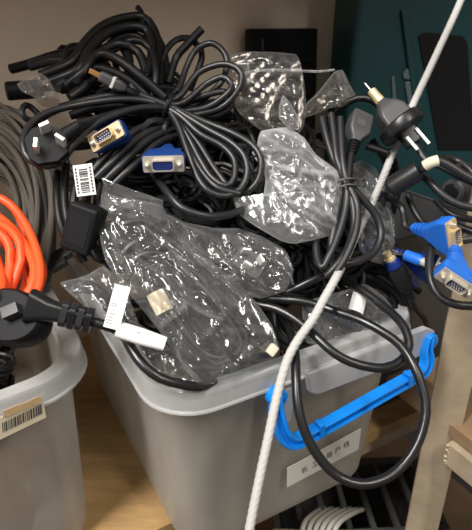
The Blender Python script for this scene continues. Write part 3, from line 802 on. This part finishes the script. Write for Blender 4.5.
bag('hazy crumpled plastic bag in the middle right under the tied cord loops', [(233, 198), (253, 200), (263, 195), (265, 180), (257, 146), (261, 131), (287, 127), (304, 137), (316, 154), (338, 171), (343, 193), (338, 225), (329, 236), (295, 244), (281, 241), (258, 228), (241, 216)], (300, 188), .032, .020, .013, 17, 3, M['baghaze'], ax=(.75, .6), spokes=230, rings=58)
zb = bag('resealable bag with a pale zip seal at the top of the heap', [(226, 56), (250, 51), (296, 54), (303, 72), (306, 100), (304, 126), (296, 136), (262, 131), (240, 114), (229, 95)], (266, 96), .012, .012, .007, 16, 4, M['bagdim'], spokes=150, rings=36, ax=(.8, .3))
mb = MB(); mb.tube([H(238, 76, .028), H(255, 71, .032), H(280, 70, .032), H(304, 71, .026), H(318, 71.5, .016), H(334, 70, .0)], .0013, 6); mb.build('zip_seal', M['seal'], zb)
bag('small clear twist of film standing in the zip seal bag opening', [(279, 118), (279, 106), (283, 95), (288, 100), (297, 114), (300, 128), (290, 130)], (288, 114), .038, .006, .005, 60, 5, M['bag'], spokes=50, rings=12)
bag('small brownish clear bag at the top beside the resealable bag', [(302, 118), (306, 104), (318, 92), (334, 72), (343, 70), (350, 84), (358, 100), (346, 106), (330, 108), (316, 114)], (330, 94), .012, .008, .008, 24, 6, M['bagdim'], spokes=70, rings=16)
bag('small grubby plastic bag at the far left of the heap', [(17, 84), (28, 78), (40, 73), (48, 78), (55, 90), (60, 100), (56, 108), (42, 106), (32, 96), (22, 92)], (42, 91), .018, .010, .006, 28, 7, M['bagdim'], spokes=60, rings=14)
b3 = bag('flat glossy plastic bag on the left rim beneath the white tag', [(60, 283), (84, 276), (104, 266), (118, 278), (130, 300), (140, 328), (136, 344), (122, 342), (104, 326), (84, 306), (70, 294)], (104, 304), .014, .008, .009, 24, 8, M['bag'], spokes=140, rings=34)
bag('clear plastic bag between the right hand cord and the white rope', [(350, 168), (362, 160), (376, 168), (386, 190), (394, 216), (395, 244), (388, 264), (372, 262), (360, 250), (352, 215)], (372, 214), .004, .012, .009, 24, 9, M['bag'], spokes=140, rings=34)
b5 = bag('clear plastic bag with a paper slip inside, at the front right rim', [(302, 304), (320, 297), (345, 290), (366, 284), (386, 298), (396, 314), (382, 326), (352, 334), (322, 346), (306, 342)], (346, 316), -.002, .012, .009, 22, 10, M['bag'], spokes=140, rings=34)

bag('crumpled clear film filling the front left corner under the thick curling cable', [(118, 318), (136, 322), (160, 338), (184, 362), (206, 384), (196, 390), (170, 388), (148, 374), (132, 352), (120, 334)], (155, 358), -.004, .008, .009, 24, 12, M['bag'], spokes=110, rings=26)
# contents of the bags
mb = MB()
for l in ([(118, 268, .0), (128, 248, .012), (150, 240, .016), (180, 262, .016), (210, 290, .016), (232, 330, .014), (225, 356, .010), (200, 350, .008), (170, 310, .008), (140, 280, .006)],
          [(125, 280, .0), (140, 256, .012), (165, 256, .016), (196, 282, .018), (222, 312, .016), (240, 345, .012), (215, 364, .008), (190, 340, .008), (160, 300, .008)],
          [(135, 262, .004), (160, 246, .012), (190, 272, .014), (220, 302, .014), (246, 336, .012), (236, 362, .006), (205, 362, .004), (180, 330, .004)],
          [(112, 240, .0), (122, 226, .008), (145, 222, .012), (170, 240, .012), (196, 262, .010)]): cord(mb, l, .0034, n=8)
tag(mb.build('bagged_cable', M['cable2']), 'dark cable coiled inside the largest clear bag', 'cable')
mb = MB(); m = frame(H(272, 350, .022), img(.6, -.7), img(.2, -.1, 1))
t = thing('white_plug', 'small cream plug end showing at the lower right of the largest bag', 'plug', H(272, 350, .02))
mb.box(m, (.010, .008, .007), .002, 2); mb.build('body', M['beigewrap'], t)
mb = MB(); mb.tube([m@V((-.005, 0, 0)), H(258, 356, .02), H(240, 360, .016), H(222, 350, .012)], .0024, 8); mb.build('cord', M['cable2'], t)
for lab_, px, py, ang, nm in (('creamy paper slip folded inside the largest clear bag', 160, 302, .5, 'paper_slip'), ('white paper slip inside the front right bag', 358, 303, -.35, 'paper_slip')):
    m = frame(H(px, py, .030 if px < 200 else .012), img(math.cos(ang), -math.sin(ang)), img(.2, -.3, 1)); mb = MB()
    mb.add([m@V((x*.0075, y*.009, .003*(1-x*x))) for x in (-1, -.5, 0, .5, 1) for y in (-1, 1)], [(2*i, 2*i+1, 2*i+3, 2*i+2) for i in range(4)])
    tag(mb.build(nm, M['cream'] if px < 200 else M['paper']), lab_, 'paper')
t = thing('white_plug', 'white three-pin plug inside the bag behind the largest bag', 'plug', H(248, 262, .03))
m = frame(H(248, 264, .022), img(.8, .55), img(.2, -.3, 1))
mb = MB(); mb.loft(m, [(rrect(.030, .022, .005), -.006), (rrect(.032, .024, .006), .0), (rrect(.028, .020, .005), .006)]); mb.build('body', M['greyplug'], t)
for x, y, a in ((-.008, .004, .5), (.007, .005, -.5), (0, -.006, 0)):
    mb = MB(); mb.box(m@Matrix.Translation((x, y, .012))@Matrix.Rotation(a, 4, 'Z'), (.0075, .0022, .014), .0006); mb.build('pin', M['whitep'], t)
mb = MB(); mb.tube([m@V((-.012, -.004, 0)), H(222, 262, .014), H(204, 254, .008), H(190, 240, .004)], .003, 8); mb.build('cord', M['greyplug'], t)
mb = MB()
for l in ([(262, 150, .012), (280, 165, .024), (310, 190, .026), (326, 210, .02), (310, 228, .016), (280, 212, .02), (268, 180, .02)], [(275, 150, .014), (300, 170, .026), (322, 190, .024), (316, 216, .02), (290, 222, .018), (276, 196, .02)],
          [(270, 205, .02), (295, 190, .026), (320, 196, .024), (330, 214, .016)]): cord(mb, l, .0032)
tag(mb.build('bagged_cable', M['greyplug']), 'dark cable inside the hazy crumpled bag', 'cable')
mb = MB()
for l in ([(64, 284, .002), (90, 284, .01), (110, 300, .012), (128, 326, .008)], [(72, 290, .002), (94, 292, .008), (110, 312, .01), (122, 334, .004)]): cord(mb, l, .003)
tag(mb.build('bagged_cable', M['cable2']), 'black cable inside the flat bag on the left rim', 'cable')

# ---- cord along the middle and the big front loops
mb = MB(); cord(mb, [(150, 170, .0), (158, 180, .016), (167, 192, .034), (182, 208, .042), (206, 216, .046), (228, 215, .044), (246, 208, .034), (262, 200, .02)], .0034, n=9)
tag(mb.build('black_cable', M['cable2']), 'black cable sagging in an arc under the tied cord loops', 'cable')
mb = MB(); cord(mb, [(122, 330, .006), (132, 350, .012), (144, 366, .016), (160, 378, .018), (180, 384, .018), (198, 387, .014), (214, 382, .004)], .0040, n=10)
tag(mb.build('black_cable', M['gloss']), 'black cable curling along the inside of the front left rim', 'cable')
r = .0040
def fp(l): return [at(x, y, d) for x, y, d in l]
A = [(226, 290, .50), (240, 297, .485), (253, 303, .478), (277, 309, .470), (295, 319, .462), (312, 333, .452), (328, 348, .444), (342, 358, .440), (360, 365, .438), (384, 368, .440), (402, 360, .446), (409, 344, .452), (402, 324, .464), (382, 305, .484), (361, 290, .50), (345, 280, .515), (335, 268, .525)]
fl = MB(); fl.tube(fp(A), r, 12); tag(fl.build('power_cable', M['gloss']), 'thick black power cable in a short loop over the front right rim', 'power cable')
B = [(270, 299, .492), (300, 301, .486), (320, 306, .482), (340, 313, .474), (360, 320, .468), (381, 331, .458), (400, 345, .446), (414, 366, .434), (423, 390, .428), (426, 412, .424), (419, 440, .420), (404, 464, .416), (384, 479, .412), (360, 484, .410), (336, 475, .412), (318, 456, .412), (305, 432, .414), (298, 405, .418), (296, 380, .425), (295, 354, .440), (290, 330, .468), (284, 315, .492)]
fl = MB(); fl.tube(fp(B), r, 12); tag(fl.build('power_cable', M['gloss']), 'thick black power cable hanging in the longest loop down across the blue handle', 'power cable')
C_ = [(250, 306, .50), (274, 298, .500), (292, 290, .496), (309, 282, .494), (330, 272, .498), (346, 262, .51)]
fl = MB(); fl.tube(fp(C_), r, 10); tag(fl.build('power_cable', M['gloss']), 'thick black power cable passing behind the white rope just above the front rim', 'power cable')

# ---- right hand tied power cord with socket end
rc_ = thing('power_cable', 'tied dark grey power cord with socket end at the right of the heap', 'power cable', H(345, 180, .02))
mb = MB(); r = .0036
tieL = .036
for l in ([(322, 118, .016), (326, 136, .022), (333, 158, .028), (345, 181, tieL), (346, 205, .038), (338, 235, .040), (328, 258, .040), (322, 268, .036), (317, 258, .03), (316, 238, .024), (322, 212, .02), (338, 186, .024)],
          [(331, 114, .020), (334, 136, .026), (337, 160, .032), (347, 182, tieL), (352, 200, .040), (354, 225, .044), (347, 250, .046), (334, 268, .044), (326, 276, .038)],
          [(340, 118, .024), (341, 140, .030), (343, 165, .036), (348, 183, tieL+.002), (362, 198, .038), (376, 216, .038), (381, 234, .038), (374, 252, .038), (358, 261, .040), (342, 264, .038), (330, 262, .03)],
          [(344, 170, .03), (349, 186, .04), (357, 205, .044), (356, 230, .048), (346, 256, .048), (336, 272, .046)],
          [(326, 180, .02), (340, 190, .03), (336, 216, .036), (331, 245, .036), (330, 266, .034)]): cord(mb, l, r, n=10)
mb.build('cord', M['cable2'], rc_)
tie_ring(H(345.5, 181, .036), img(.25, 1, 0), .0115, .009, IR, M['greyplug'], rc_, .0010)
tie_ring(H(346.5, 187, .036), img(.25, 1, 0), .0115, .009, IR, M['greyplug'], rc_, .0010)
t0_, t1_ = H(361, 118, .032), H(352, 152, .036); ax = (t1_-t0_).normalized(); m = frame(t0_, img(1, .25, -.2), ax)
mb = MB(); mb.loft(m, [(rrect(.021, .016, .002), -.002), (rrect(.0225, .017, .003), .004), (rrect(.0225, .017, .003), .019), (rrect(.012, .012, .003), .027), (rrect(.010, .010, .003), .030)])
mb.build('socket_body', M['greyplug'], rc_)
mb = MB(); mb.box(m@Matrix.Translation((-.001, -.0087 if (m.to_3x3()@V((0, -1, 0))).dot(IF) < 0 else .0087, .012)), (.0085, .0006, .0075), .0002); mb.build('moulded_panel', M['rim'] if False else M['crate'], rc_)
mb = MB()
for k in range(5): mb.lathe(m@Matrix.Translation((0, 0, .030+.0028*k)), [(.002, 0), (.0062-.0004*k, 0), (.0062-.0004*k, .0017), (.002, .0017)], 14)
mb.tube([m@V((0, 0, .029)), m@V((0, 0, .045)), H(349, 176, .038), H(350, 186, .036)], .0035, 10)
mb.build('strain_relief', M['matte'], rc_)

# ---- cluster at the right edge
D0 = .50
t = thing('antenna_plug', 'black flanged plug with gold pin tip under the white rope', 'plug', at(402, 130, D0))
c0 = at(368, 84, .515); c1 = at(424, 150, .50); ax = (c0-c1).normalized(); m = frame(at(402, 127, .505), img(.75, -.6, 0), ax)
mb = MB(); mb.lathe(m, [(.001, -.005), (.0215, -.005), (.0225, -.003), (.0225, .004), (.021, .006), (.0105, .007)], 32); mb.build('flange', M['black'], t)
mb = MB(); mb.loft(m, [(rrect(.029, .024, .003), .004), (rrect(.028, .023, .004), .017), (rrect(.022, .019, .004), .024), (rrect(.014, .014, .004), .029), (rrect(.010, .010, .004), .033)]); mb.build('plug_body', M['greyplug'], t)
mb = MB(); mb.lathe(m, [(.0050, .032), (.0050, .037), (.0046, .038), (.0046, .047), (.0034, .048)], 16); mb.build('tip', M['gold'], t)
mb = MB(); mb.lathe(m, [(.0009, .047), (.0008, .056), (.0002, .058)], 8); mb.build('centre_pin', M['steel'], t)
mb = MB(); mb.box(m@Matrix.Translation((0, 0, -.012)), (.018, .014, .018), .003); mb.build('rear_body', M['black'], t)
for sx, ln_ in ((-.006, .016), (.006, .020)):
    mb = MB(); mb.box(m@Matrix.Translation((sx, -.008, -.020)), (.003, .002, ln_), .0005); mb.build('prong', M['whitep'], t)
mb = MB(); mb.tube([m@V((0, 0, -.018)), at(420, 152, .50), at(428, 162, .495), at(440, 166, .49), at(458, 176, .485), at(480, 186, .48)], .0030, 8); mb.build('cord', M['cable2'], t)
t = thing('ferrite_cable', 'dark cable with a round ferrite barrel and beige wrap at the right', 'cable', at(408, 180, D0))
m = frame(at(416, 172, .492), ID, img(.78, -.5, .45))
mb = MB(); mb.lathe(m, [(.003, .003), (.0088, .003), (.0098, .0015), (.0098, -.026), (.008, -.028), (.003, -.028)], 24); mb.build('ferrite', M['cable2'], t)
mb = MB(); mb.tube([m@V((0, 0, -.02)), m@V((0, 0, .004)), at(424, 168, .475), at(434, 161, .470), at(446, 164, .468), at(462, 174, .466), at(480, 184, .464)], .0040, 10)
mb.tube([m@V((0, 0, -.029)), at(385, 192, .52), at(380, 210, .53)], .004, 10); mb.build('cord', M['cable2'], t)
mb = MB(); mb.tube([at(425, 166, .4735), at(431, 162.5, .4700), at(438, 160.5, .4685)], .0052, 12); mb.build('wrap', M['beigewrap'], t)
strands('grey_cable', 'dark grey cable running off the right edge above the blue plugs', 'cable', (
    ([(424, 176, .50), (432, 184, .49), (444, 196, .485), (460, 205, .48), (485, 210, .475)], .0037), ([(436, 200, .51), (448, 212, .50), (460, 217, .495), (485, 222, .49)], .0034),
    ([(444, 158, .52), (456, 160, .52), (470, 170, .51), (485, 190, .50)], .0037), ([(452, 170, .515), (464, 165, .515), (485, 172, .51)], .0037), ([(440, 232, .52), (455, 226, .515), (485, 236, .50)], .0037)), M['cable2'], 'grey cables at the right edge', fp)
strands('grey_cable', 'short dark grey cable dropping from the ferrite barrel to the upper blue plug', 'cable', (([(408, 196, .53), (414, 210, .525), (424, 224, .52), (440, 236, .52)], .0034),), M['cable2'], None, fp)
t = thing('round_plug', 'round dark grey plug lying behind the grey cable loops at the right edge', 'plug', at(455, 190, .54))
m = frame(at(452, 192, .53), ID, img(-.8, .1, .6))
mb = MB(); mb.lathe(m, [(.001, .002), (.011, .002), (.013, .0), (.013, -.012), (.010, -.03), (.006, -.034)], 24); mb.build('body', M['greyplug'], t)
mb = MB(); mb.lathe(m, [(.001, .0035), (.007, .0035), (.0085, .002)], 20); mb.build('cap', M['black'], t)
vga('blue video plug pointing right, second lowest at the right edge', at(453, 237, .475), img(19, 31), img(.60, .28, .95), .0345, M['gold'], M['blue2'],
    tail=[at(402, 208, .52), at(392, 200, .53), at(384, 196, .54)])
vga('bright blue video plug pointing down, lowest of the plugs at the right edge', at(456, 283, .440), img(26, 20), img(-.30, .62, .75), .035, M['nickel'], M['blue2'], hoodlen=.034,
    tail=[at(500, 236, .47), at(520, 232, .47)])
mb = MB(); mb.tube(fp([(438, 232, .51), (432, 246, .50), (429, 262, .49), (431, 282, .48), (440, 297, .475), (454, 304, .47), (470, 306, .468), (490, 303, .47)]), .0040, 12)
tag(mb.build('black_cable', M['cable2']), 'black cable looping under the lowest blue plug at the right edge', 'cable')
t = thing('audio_plug', 'small blue plug with a metal tip in front of the grey box', 'plug', at(418, 260, .5))
c0, c1 = at(406, 255, .515), at(426, 263, .50); ax = (c1-c0).normalized(); m = frame(c0, ID, ax)
mb = MB(); mb.lathe(m, [(.002, -.002), (.0055, 0), (.0058, .014), (.0048, .018)], 18); mb.build('sleeve', M['blue2'], t)
mb = MB(); mb.lathe(m, [(.0042, .017), (.0042, .026), (.0015, .027)], 16); mb.build('tip', M['steel'], t)
mb = MB(); mb.tube([m@V((0, 0, .002)), at(398, 254, .52), at(388, 252, .525), at(378, 246, .53)], .0018, 8); mb.build('cord', M['cable2'], t)
vga('navy blue video plug half hidden under the small blue audio plug', at(434, 270, .515), img(.7, .55), img(.85, .45, .35), .032, M['nickel'], M['navy'], tail=[at(398, 252, .54), at(388, 244, .55)])
t = thing('brass_plug', 'brass tipped blue and black plug just inside the right rim', 'plug', at(392, 262, .53))
c0, c1 = at(389, 257, .520), at(414, 306, .530); ax = (c1-c0).normalized(); m = frame(c0, IR, ax)
mb = MB(); mb.lathe(m, [(.0015, -.006), (.0042, -.006), (.0042, .000), (.0060, .001), (.0060, .004)], 16); mb.build('tip', M['gold'], t)
mb = MB(); mb.lathe(m, [(.0070, .0035), (.0082, .006), (.0082, .012), (.006, .014)], 18); mb.build('collar', M['navy'], t)
mb = MB(); mb.loft(m, [(rrect(.016, .012, .003), .013), (rrect(.019, .013, .003), .018), (rrect(.017, .012, .003), .034), (rrect(.011, .010, .003), .040)])
for k in range(4): mb.lathe(m@Matrix.Translation((0, 0, .040+.003*k)), [(.002, 0), (.0055-.0004*k, 0), (.0055-.0004*k, .0019), (.002, .0019)], 12)
mb.build('body', M['matte'], t)
mb = MB(); mb.tube([m@V((0, 0, .038)), m@V((0, 0, .056)), at(424, 318, .56), at(428, 326, .60)], .0032, 8); mb.build('cord', M['cable'], t)
t = thing('audio_plug', 'navy stub plug deep inside the right rim of the blue handled tub', 'plug', at(410, 282, .54))
m = frame(at(410, 283, .545), ID, img(.6, -.3, .6)); mb = MB(); mb.lathe(m, [(.001, .006), (.007, .006), (.0075, .004), (.0065, -.014), (.003, -.016)], 18); mb.build('sleeve', M['navy'], t)
mb = MB(); mb.tube([m@V((0, 0, -.012)), at(398, 296, .57), at(390, 310, .58)], .0025, 8); mb.build('cord', M['cable'], t)
# black cables filling under the cluster
strands('black_cable', 'black cable sunk in the dark gap between socket ended cable and blue plugs', 'cable', [(l, .0036) for l in (
    [(352, 272, .54), (372, 278, .545), (392, 290, .545), (405, 306, .55)], [(346, 262, .545), (372, 270, .55), (398, 276, .55), (420, 292, .555)], [(350, 284, .535), (370, 292, .54), (390, 304, .545), (402, 316, .55)], [(366, 262, .55), (384, 272, .55), (404, 292, .555), (414, 308, .56)])], M['cable'], 'black cables sunk inside the right rim', fp)
strands('black_cable', 'black cable hanging behind the flanged plug with gold tip', 'cable', [(l, .0036) for l in (
    [(390, 150, .53), (396, 168, .54), (398, 190, .545), (392, 214, .55)], [(372, 140, .53), (384, 158, .535), (392, 180, .545)], [(366, 146, .52), (376, 149, .518), (388, 153, .515)])], M['cable'], 'black cables behind the flanged plug', fp)
strands('black_cable', 'black cable arching over the grey socket end towards the flanged plug', 'cable', (([(336, 112, .54), (350, 101, .53), (366, 98, .525), (382, 108, .52), (392, 128, .52)], .0036),), M['cable'], None, fp)

# ---- white rope across everything
mb = MB()
mb.tube(fp([(474, -38, .57), (461, 0, .56), (433, 62, .548), (406, 120, .535), (390, 160, .52)])+[H(378, 190, .020), H(368, 212, .020), H(356, 236, .020), H(345, 260, .020)]+fp([(337, 276, .462), (324, 299, .450), (313, 319, .442), (298, 340, .432), (287, 361, .425), (278, 392, .418), (269, 434, .410), (258, 486, .404), (249, 532, .400), (243, 570, .398)]), .0037, 16, braid=.06, step=.0013)
tag(mb.build('rope', M['rope']), 'white braided rope stretched diagonally across the cables and the tub', 'rope')

# ---- black plug with paper tag on the left tub
t = thing('power_plug', 'big black power plug with ribbed neck and white paper tag, near the orange cord', 'plug', at(14, 330, .40))
pc_ = at(11, 317, .405); m = frame(pc_, img(.93, .3, 0), img(-.1, -.35, 1))
mb = MB(); out = [(.030*math.cos(a)*(1 if math.cos(a) < .3 else 1.0), .022*math.sin(a)) for a in [2*PI*k/28 for k in range(28)]]
mb.loft(m, [([(x*.80, y*.80) for x, y in out], -.018), ([(x*.97, y*.97) for x, y in out], -.013), (out, -.006), ([(x*.98, y*.98) for x, y in out], .004), ([(x*.86, y*.86) for x, y in out], .008)])
mb.build('body', M['matte'], t)
for x, y, a in ((.006, .003, .7), (-.014, -.008, .7), (-.018, .010, .7)):
    mb = MB(); mb.box(m@Matrix.Translation((x, y, .011))@Matrix.Rotation(a, 4, 'Z'), (.013, .009, .012), .0008); mb.build('pin_guard', M['greyplug'], t)
n0, n1 = at(40, 308, .398), at(92, 321, .402); ax = (n1-n0).normalized(); m2 = frame(n0, ID, ax); LL = (n1-n0).length
mb = MB(); mb.loft(m2, [(rrect(.026, .020, .006), -.008), (rrect(.018, .016, .006), .006), (rrect(.013, .012, .004), LL*.45), (rrect(.010, .010, .004), LL*.98)])
mb.build('neck', M['black'], t)
mb = MB()
for k in range(4):
    z = LL*(.42+.155*k); s = .0195-.0005*k
    mb.loft(m2@Matrix.Rotation(.4 if k % 2 else -.1, 4, 'Z'), [(rrect(s, .014, .004), z), (rrect(s, .014, .004), z+.0045)])
mb.build('strain_rib', M['black'], t)
mb = MB(); mb.tube([m2@V((0, 0, LL*.9)), at(104, 325, .402), at(120, 330, .402), at(140, 338, .405), at(160, 345, .415)], .0040, 12); mb.build('cord', M['cable'], t)
mb = MB(); e0, e1 = at(117, 329, .400), at(165, 344, .404); m3 = frame((e0+e1)/2, e1-e0, img(.05, -.45, 1)); LT = (e1-e0).length
mb.loft(frame(e0, img(-.3, 1), e1-e0), [(rrect(.0125, .0095, .004), 0), (rrect(.0130, .0094, .004), LT*.5), (rrect(.0110, .0088, .004), LT)])
m3b = frame(at(117, 307, .398), img(1, .25), img(-.15, -.15, 1))
wr = mb.build('tag_wrap', M['paper'], t)
mb = MB(); mb.box(m3b, (.0130, .0335, .0006), .0002); fg = mb.build('tag_flag', M['paper'], t, flat=True)
mb = MB(); mm = m3b@Matrix.Translation((.0038, 0, .0005))@Matrix.Rotation(-PI/2, 4, 'Z'); mesh_text('Made in China', .0042, mm, mb)
rr = random.Random(5); y = -.013
while y < .012:
    h = rr.choice((.0003, .0005, .0009)); mb.box(m3b@Matrix.Translation((-.0028, y, .0005)), (.0055, h, .0002)); y += h+rr.choice((.0008, .0012))
mb.build('print', M['inkgrey'], fg, flat=True)
mb = MB(); m4 = frame(e0.lerp(e1, .5), e1-e0, img(-.1, -.75, 1))
mesh_text('Made in China', .0042, m4@Matrix.Translation((0, 0, .0067)), mb); mb.build('print', M['inkgrey'], wr, flat=True)

# ------------------------------------------------------------------ behind the heap
t = thing('keyboard', 'narrow black keyboard standing on end against the wall', 'keyboard', tp(.2, WALLB-.02, 0))
c_ = onplane(286, 60, tp(0, WALLB-.035, 0), N); xw = (onplane(317, 30, tp(0, WALLB-.035, 0), N)-onplane(247, 32, tp(0, WALLB-.035, 0), N)).length
ztop = onplane(282, 29, tp(0, WALLB-.035, 0), N).z
m = frame(V((c_.x, c_.y, ztop/2+.001)), U, (V()-N+V((0, 0, .06))))
h_ = ztop
mb = MB(); mb.box(m, (xw, h_, .016), .004, 2); mb.build('case', M['matte'], t)
for j in range(7):
    for i in range(4):
        mb = MB(); k_ = xw*.8/4
        mb.loft(m@Matrix.Translation((-xw*.40+k_*(i+.5)+.004, h_/2-.030-k_*j*1.02-k_/2, 0)), [(rrect(k_*.88, k_*.88, .002), .007), (rrect(k_*.70, k_*.70, .003), .012)]); mb.build('key', M['black'], t)
mb = MB(); mb.box(m@Matrix.Translation((-xw*.32, h_/2-.024, .0085)), (.004, .018, .0008)); mb.build('logo_strip', M['greyplug'], t)

tc_ = thing('hard_case', 'tall dark teal plastic case with black inset panel, behind the right plugs', 'case', tp(.52, .30, 0))
e0 = at(338, 40, .86); q = e0-P0; ta = q.dot(U); tb = q.dot(N)
ca = ta+.20; mb = MB(); m = frame(tp(ta+.21, .33, .335), U, V((0, 0, 1)))
dirx = V((1, .12, 0)).normalized()
left_pt = V((at(352, 60, .80).x, at(352, 60, .80).y, 0))
m = frame(left_pt+dirx*.20+V((-dirx.y, dirx.x, 0))*.06+V((0, 0, .34)), dirx, V((0, 0, 1)))
mb.box(m, (.40, .12, .678), .012, 3); mb.build('shell', M['teal'], tc_)
def onc(px, py, o=0):
    fn_ = V((-dirx.y, dirx.x, 0)); return onplane(px, py, left_pt-fn_*o, fn_)
fnc = V((-dirx.y, dirx.x, 0))
def plate(name, pts_, t_, o_, mat):
    mb = MB(); q = [onc(x, y, o_) for x, y in pts_]; r_ = [p-fnc*t_ for p in q]; n = len(q)
    mb.add(q+r_, [tuple(range(n)), tuple(range(n, 2*n))[::-1]]+[(i, (i+1) % n, n+(i+1) % n, n+i) for i in range(n)]); return mb.build(name, mat, tc_, bevel=.0015)
plate('inset_panel', [(418, 36), (424, 32), (462, 36), (467, 42), (474, 150), (438, 150)], .002, .0005, M['matte'])
plate('latch', [(402, 74), (406, 68), (413, 74), (412, 80), (403, 79)], .004, .0005, M['tealgrey'])
plate('latch', [(404, 82), (414, 80), (420, 108), (408, 108)], .004, .0005, M['tealgrey'])
plate('rib', [(391, 76), (394, 76), (396, 100), (392, 100)], .003, .0005, M['tealgrey'])
plate('rib', [(400, 10), (406, 10), (424, 150), (418, 150)], .006, .0005, M['teal'])

t = thing('storage_box', 'dark grey open box on the shelf just right of the blue handled tub', 'box', tp(.43, .2, 0))
m = frame(tp(.405, .175, 0), U, V((0, 0, 1)))
mb = MB(); mb.loft(m, [(rrect(.15, .13, .012), .0005), (rrect(.17, .15, .014), .262), (rrect(.164, .144, .012), .262), (rrect(.144, .124, .01), .006)]); mb.build('body', M['greybox'], t)
mb = MB(); mb.loft(m, [(rrect(.17, .15, .014), .250), (rrect(.18, .16, .016), .252), (rrect(.18, .16, .016), .264), (rrect(.165, .145, .012), .264)], cap=False); mb.build('rim', M['greybox'], t)

# ------------------------------------------------------------------ lower shelf
LZ = -.30
def low(px, py, z): r_ = ray(px, py); return CAM+r_*((CZ-z)/-r_.z)
t = thing('slotted_crate', 'grey slotted crate on the lower shelf under the blue handled tub', 'crate', low(350, 505, LZ))
cc = low(352, 496, -.16); m = frame(V((cc.x, cc.y, LZ)), V((1, .05, 0)), V((0, 0, 1)))
mb = MB(); wq, lq, hq = .24, .13, .14
for i in range(8): mb.box(m@Matrix.Translation((-wq/2+wq*i/7, 0, hq)), (.008, lq, .008), .001)
mb.box(m@Matrix.Translation((0, -lq/2, hq)), (wq+.01, .010, .012), .002); mb.box(m@Matrix.Translation((0, lq/2, hq)), (wq+.01, .010, .012), .002)
mb.build('slatted_lid', M['crate'], t)
mb = MB(); mb.loft(m, [(rrect(wq-.02, lq-.02, .01), .001), (rrect(wq-.004, lq-.004, .01), hq-.006), (rrect(wq-.012, lq-.012, .008), hq-.006), (rrect(wq-.028, lq-.028, .008), .006)]); mb.build('body', M['crate'], t)
cq = low(360, 516, -.12)
mb = MB(); mb.box(frame(V((cq.x, cq.y-.03, -.127)), V((1, -.02, 0)), V((0, 0, 1))), (.30, .03, .020), .001)
mb.build('', M['post']) if False else None
t = thing('beige_batten', 'beige batten lying across the front of the grey slotted crate', 'batten', low(360, 516, LZ))
mb = MB(); mb.box(frame(V((cq.x, cq.y-.02, -.142)), V((1, -.02, 0)), V((0, 0, 1))), (.24, .014, .022), .001); mb.build('bar', M['post'], t)
mb = MB(); mb.box(frame(V((cq.x-.1, cq.y-.02, -.226)), V((1, -.02, 0)), V((0, 0, 1))), (.014, .012, .146), .001); mb.build('leg', M['post'], t)
mb = MB(); mb.box(frame(V((cq.x+.1, cq.y-.02, -.226)), V((1, -.02, 0)), V((0, 0, 1))), (.014, .012, .146), .001); mb.build('leg', M['post'], t)
mb = MB()
for k in range(6):
    x = 302+6*k
    mb.tube([low(x-2, 560, -.14), low(x, 538, -.11), low(x+3+k, 522, -.10), low(x+14+2*k, 512, -.13), low(x+22+3*k, 508, -.20)], .0032, 8)
tag(mb.build('pale_cable', M['sticker']), 'pale cable bundle on the lower shelf beside the slotted crate', 'cable')

# ------------------------------------------------------------------ light
def area(name, loc, to, sx, sy, e, col):
    l = bpy.data.lights.new(name, 'AREA'); l.shape = 'RECTANGLE'; l.size = sx; l.size_y = sy; l.energy = e; l.color = col
    o = bpy.data.objects.new(name, l); COL.objects.link(o); o.location = loc
    o.rotation_euler = (V(to)-V(loc)).to_track_quat('-Z', 'Y').to_euler(); return o
area('overhead_light', (-.75, -.50, 1.85), (.05, .42, .25), .30, 1.3, 40, (1, .97, .93))
area('overhead_light', (.8, -.75, 2.0), (0, .45, .2), .14, 1.0, 13, (1, .96, .9))  # weaker fill from the front right, added to brighten the tub front
w_ = bpy.data.worlds.new('World'); S.world = w_; w_.use_nodes = True
w_.node_tree.nodes['Background'].inputs[0].default_value = (1, .93, .85, 1)
w_.node_tree.nodes['Background'].inputs[1].default_value = .16

cd = bpy.data.cameras.new('Camera'); cam = bpy.data.objects.new('Camera', cd); COL.objects.link(cam)
cam.location = CAM; cam.rotation_euler = (PI/2-PITCH, 0, 0)
cd.sensor_fit = 'AUTO'; cd.sensor_width = 36; cd.lens = FPX/530*36; cd.clip_start = .01; cd.dof.use_dof = True; cd.dof.focus_distance = .46; cd.dof.aperture_fstop = 11
S.camera = cam
S.view_settings.view_transform = 'Standard'; S.view_settings.look = 'None'; S.view_settings.gamma = 1; S.view_settings.use_curve_mapping = False
S.view_settings.exposure = 0.62
S.cycles.transparent_max_bounces = 32; S.cycles.max_bounces = 10
S.cycles.use_denoising = True
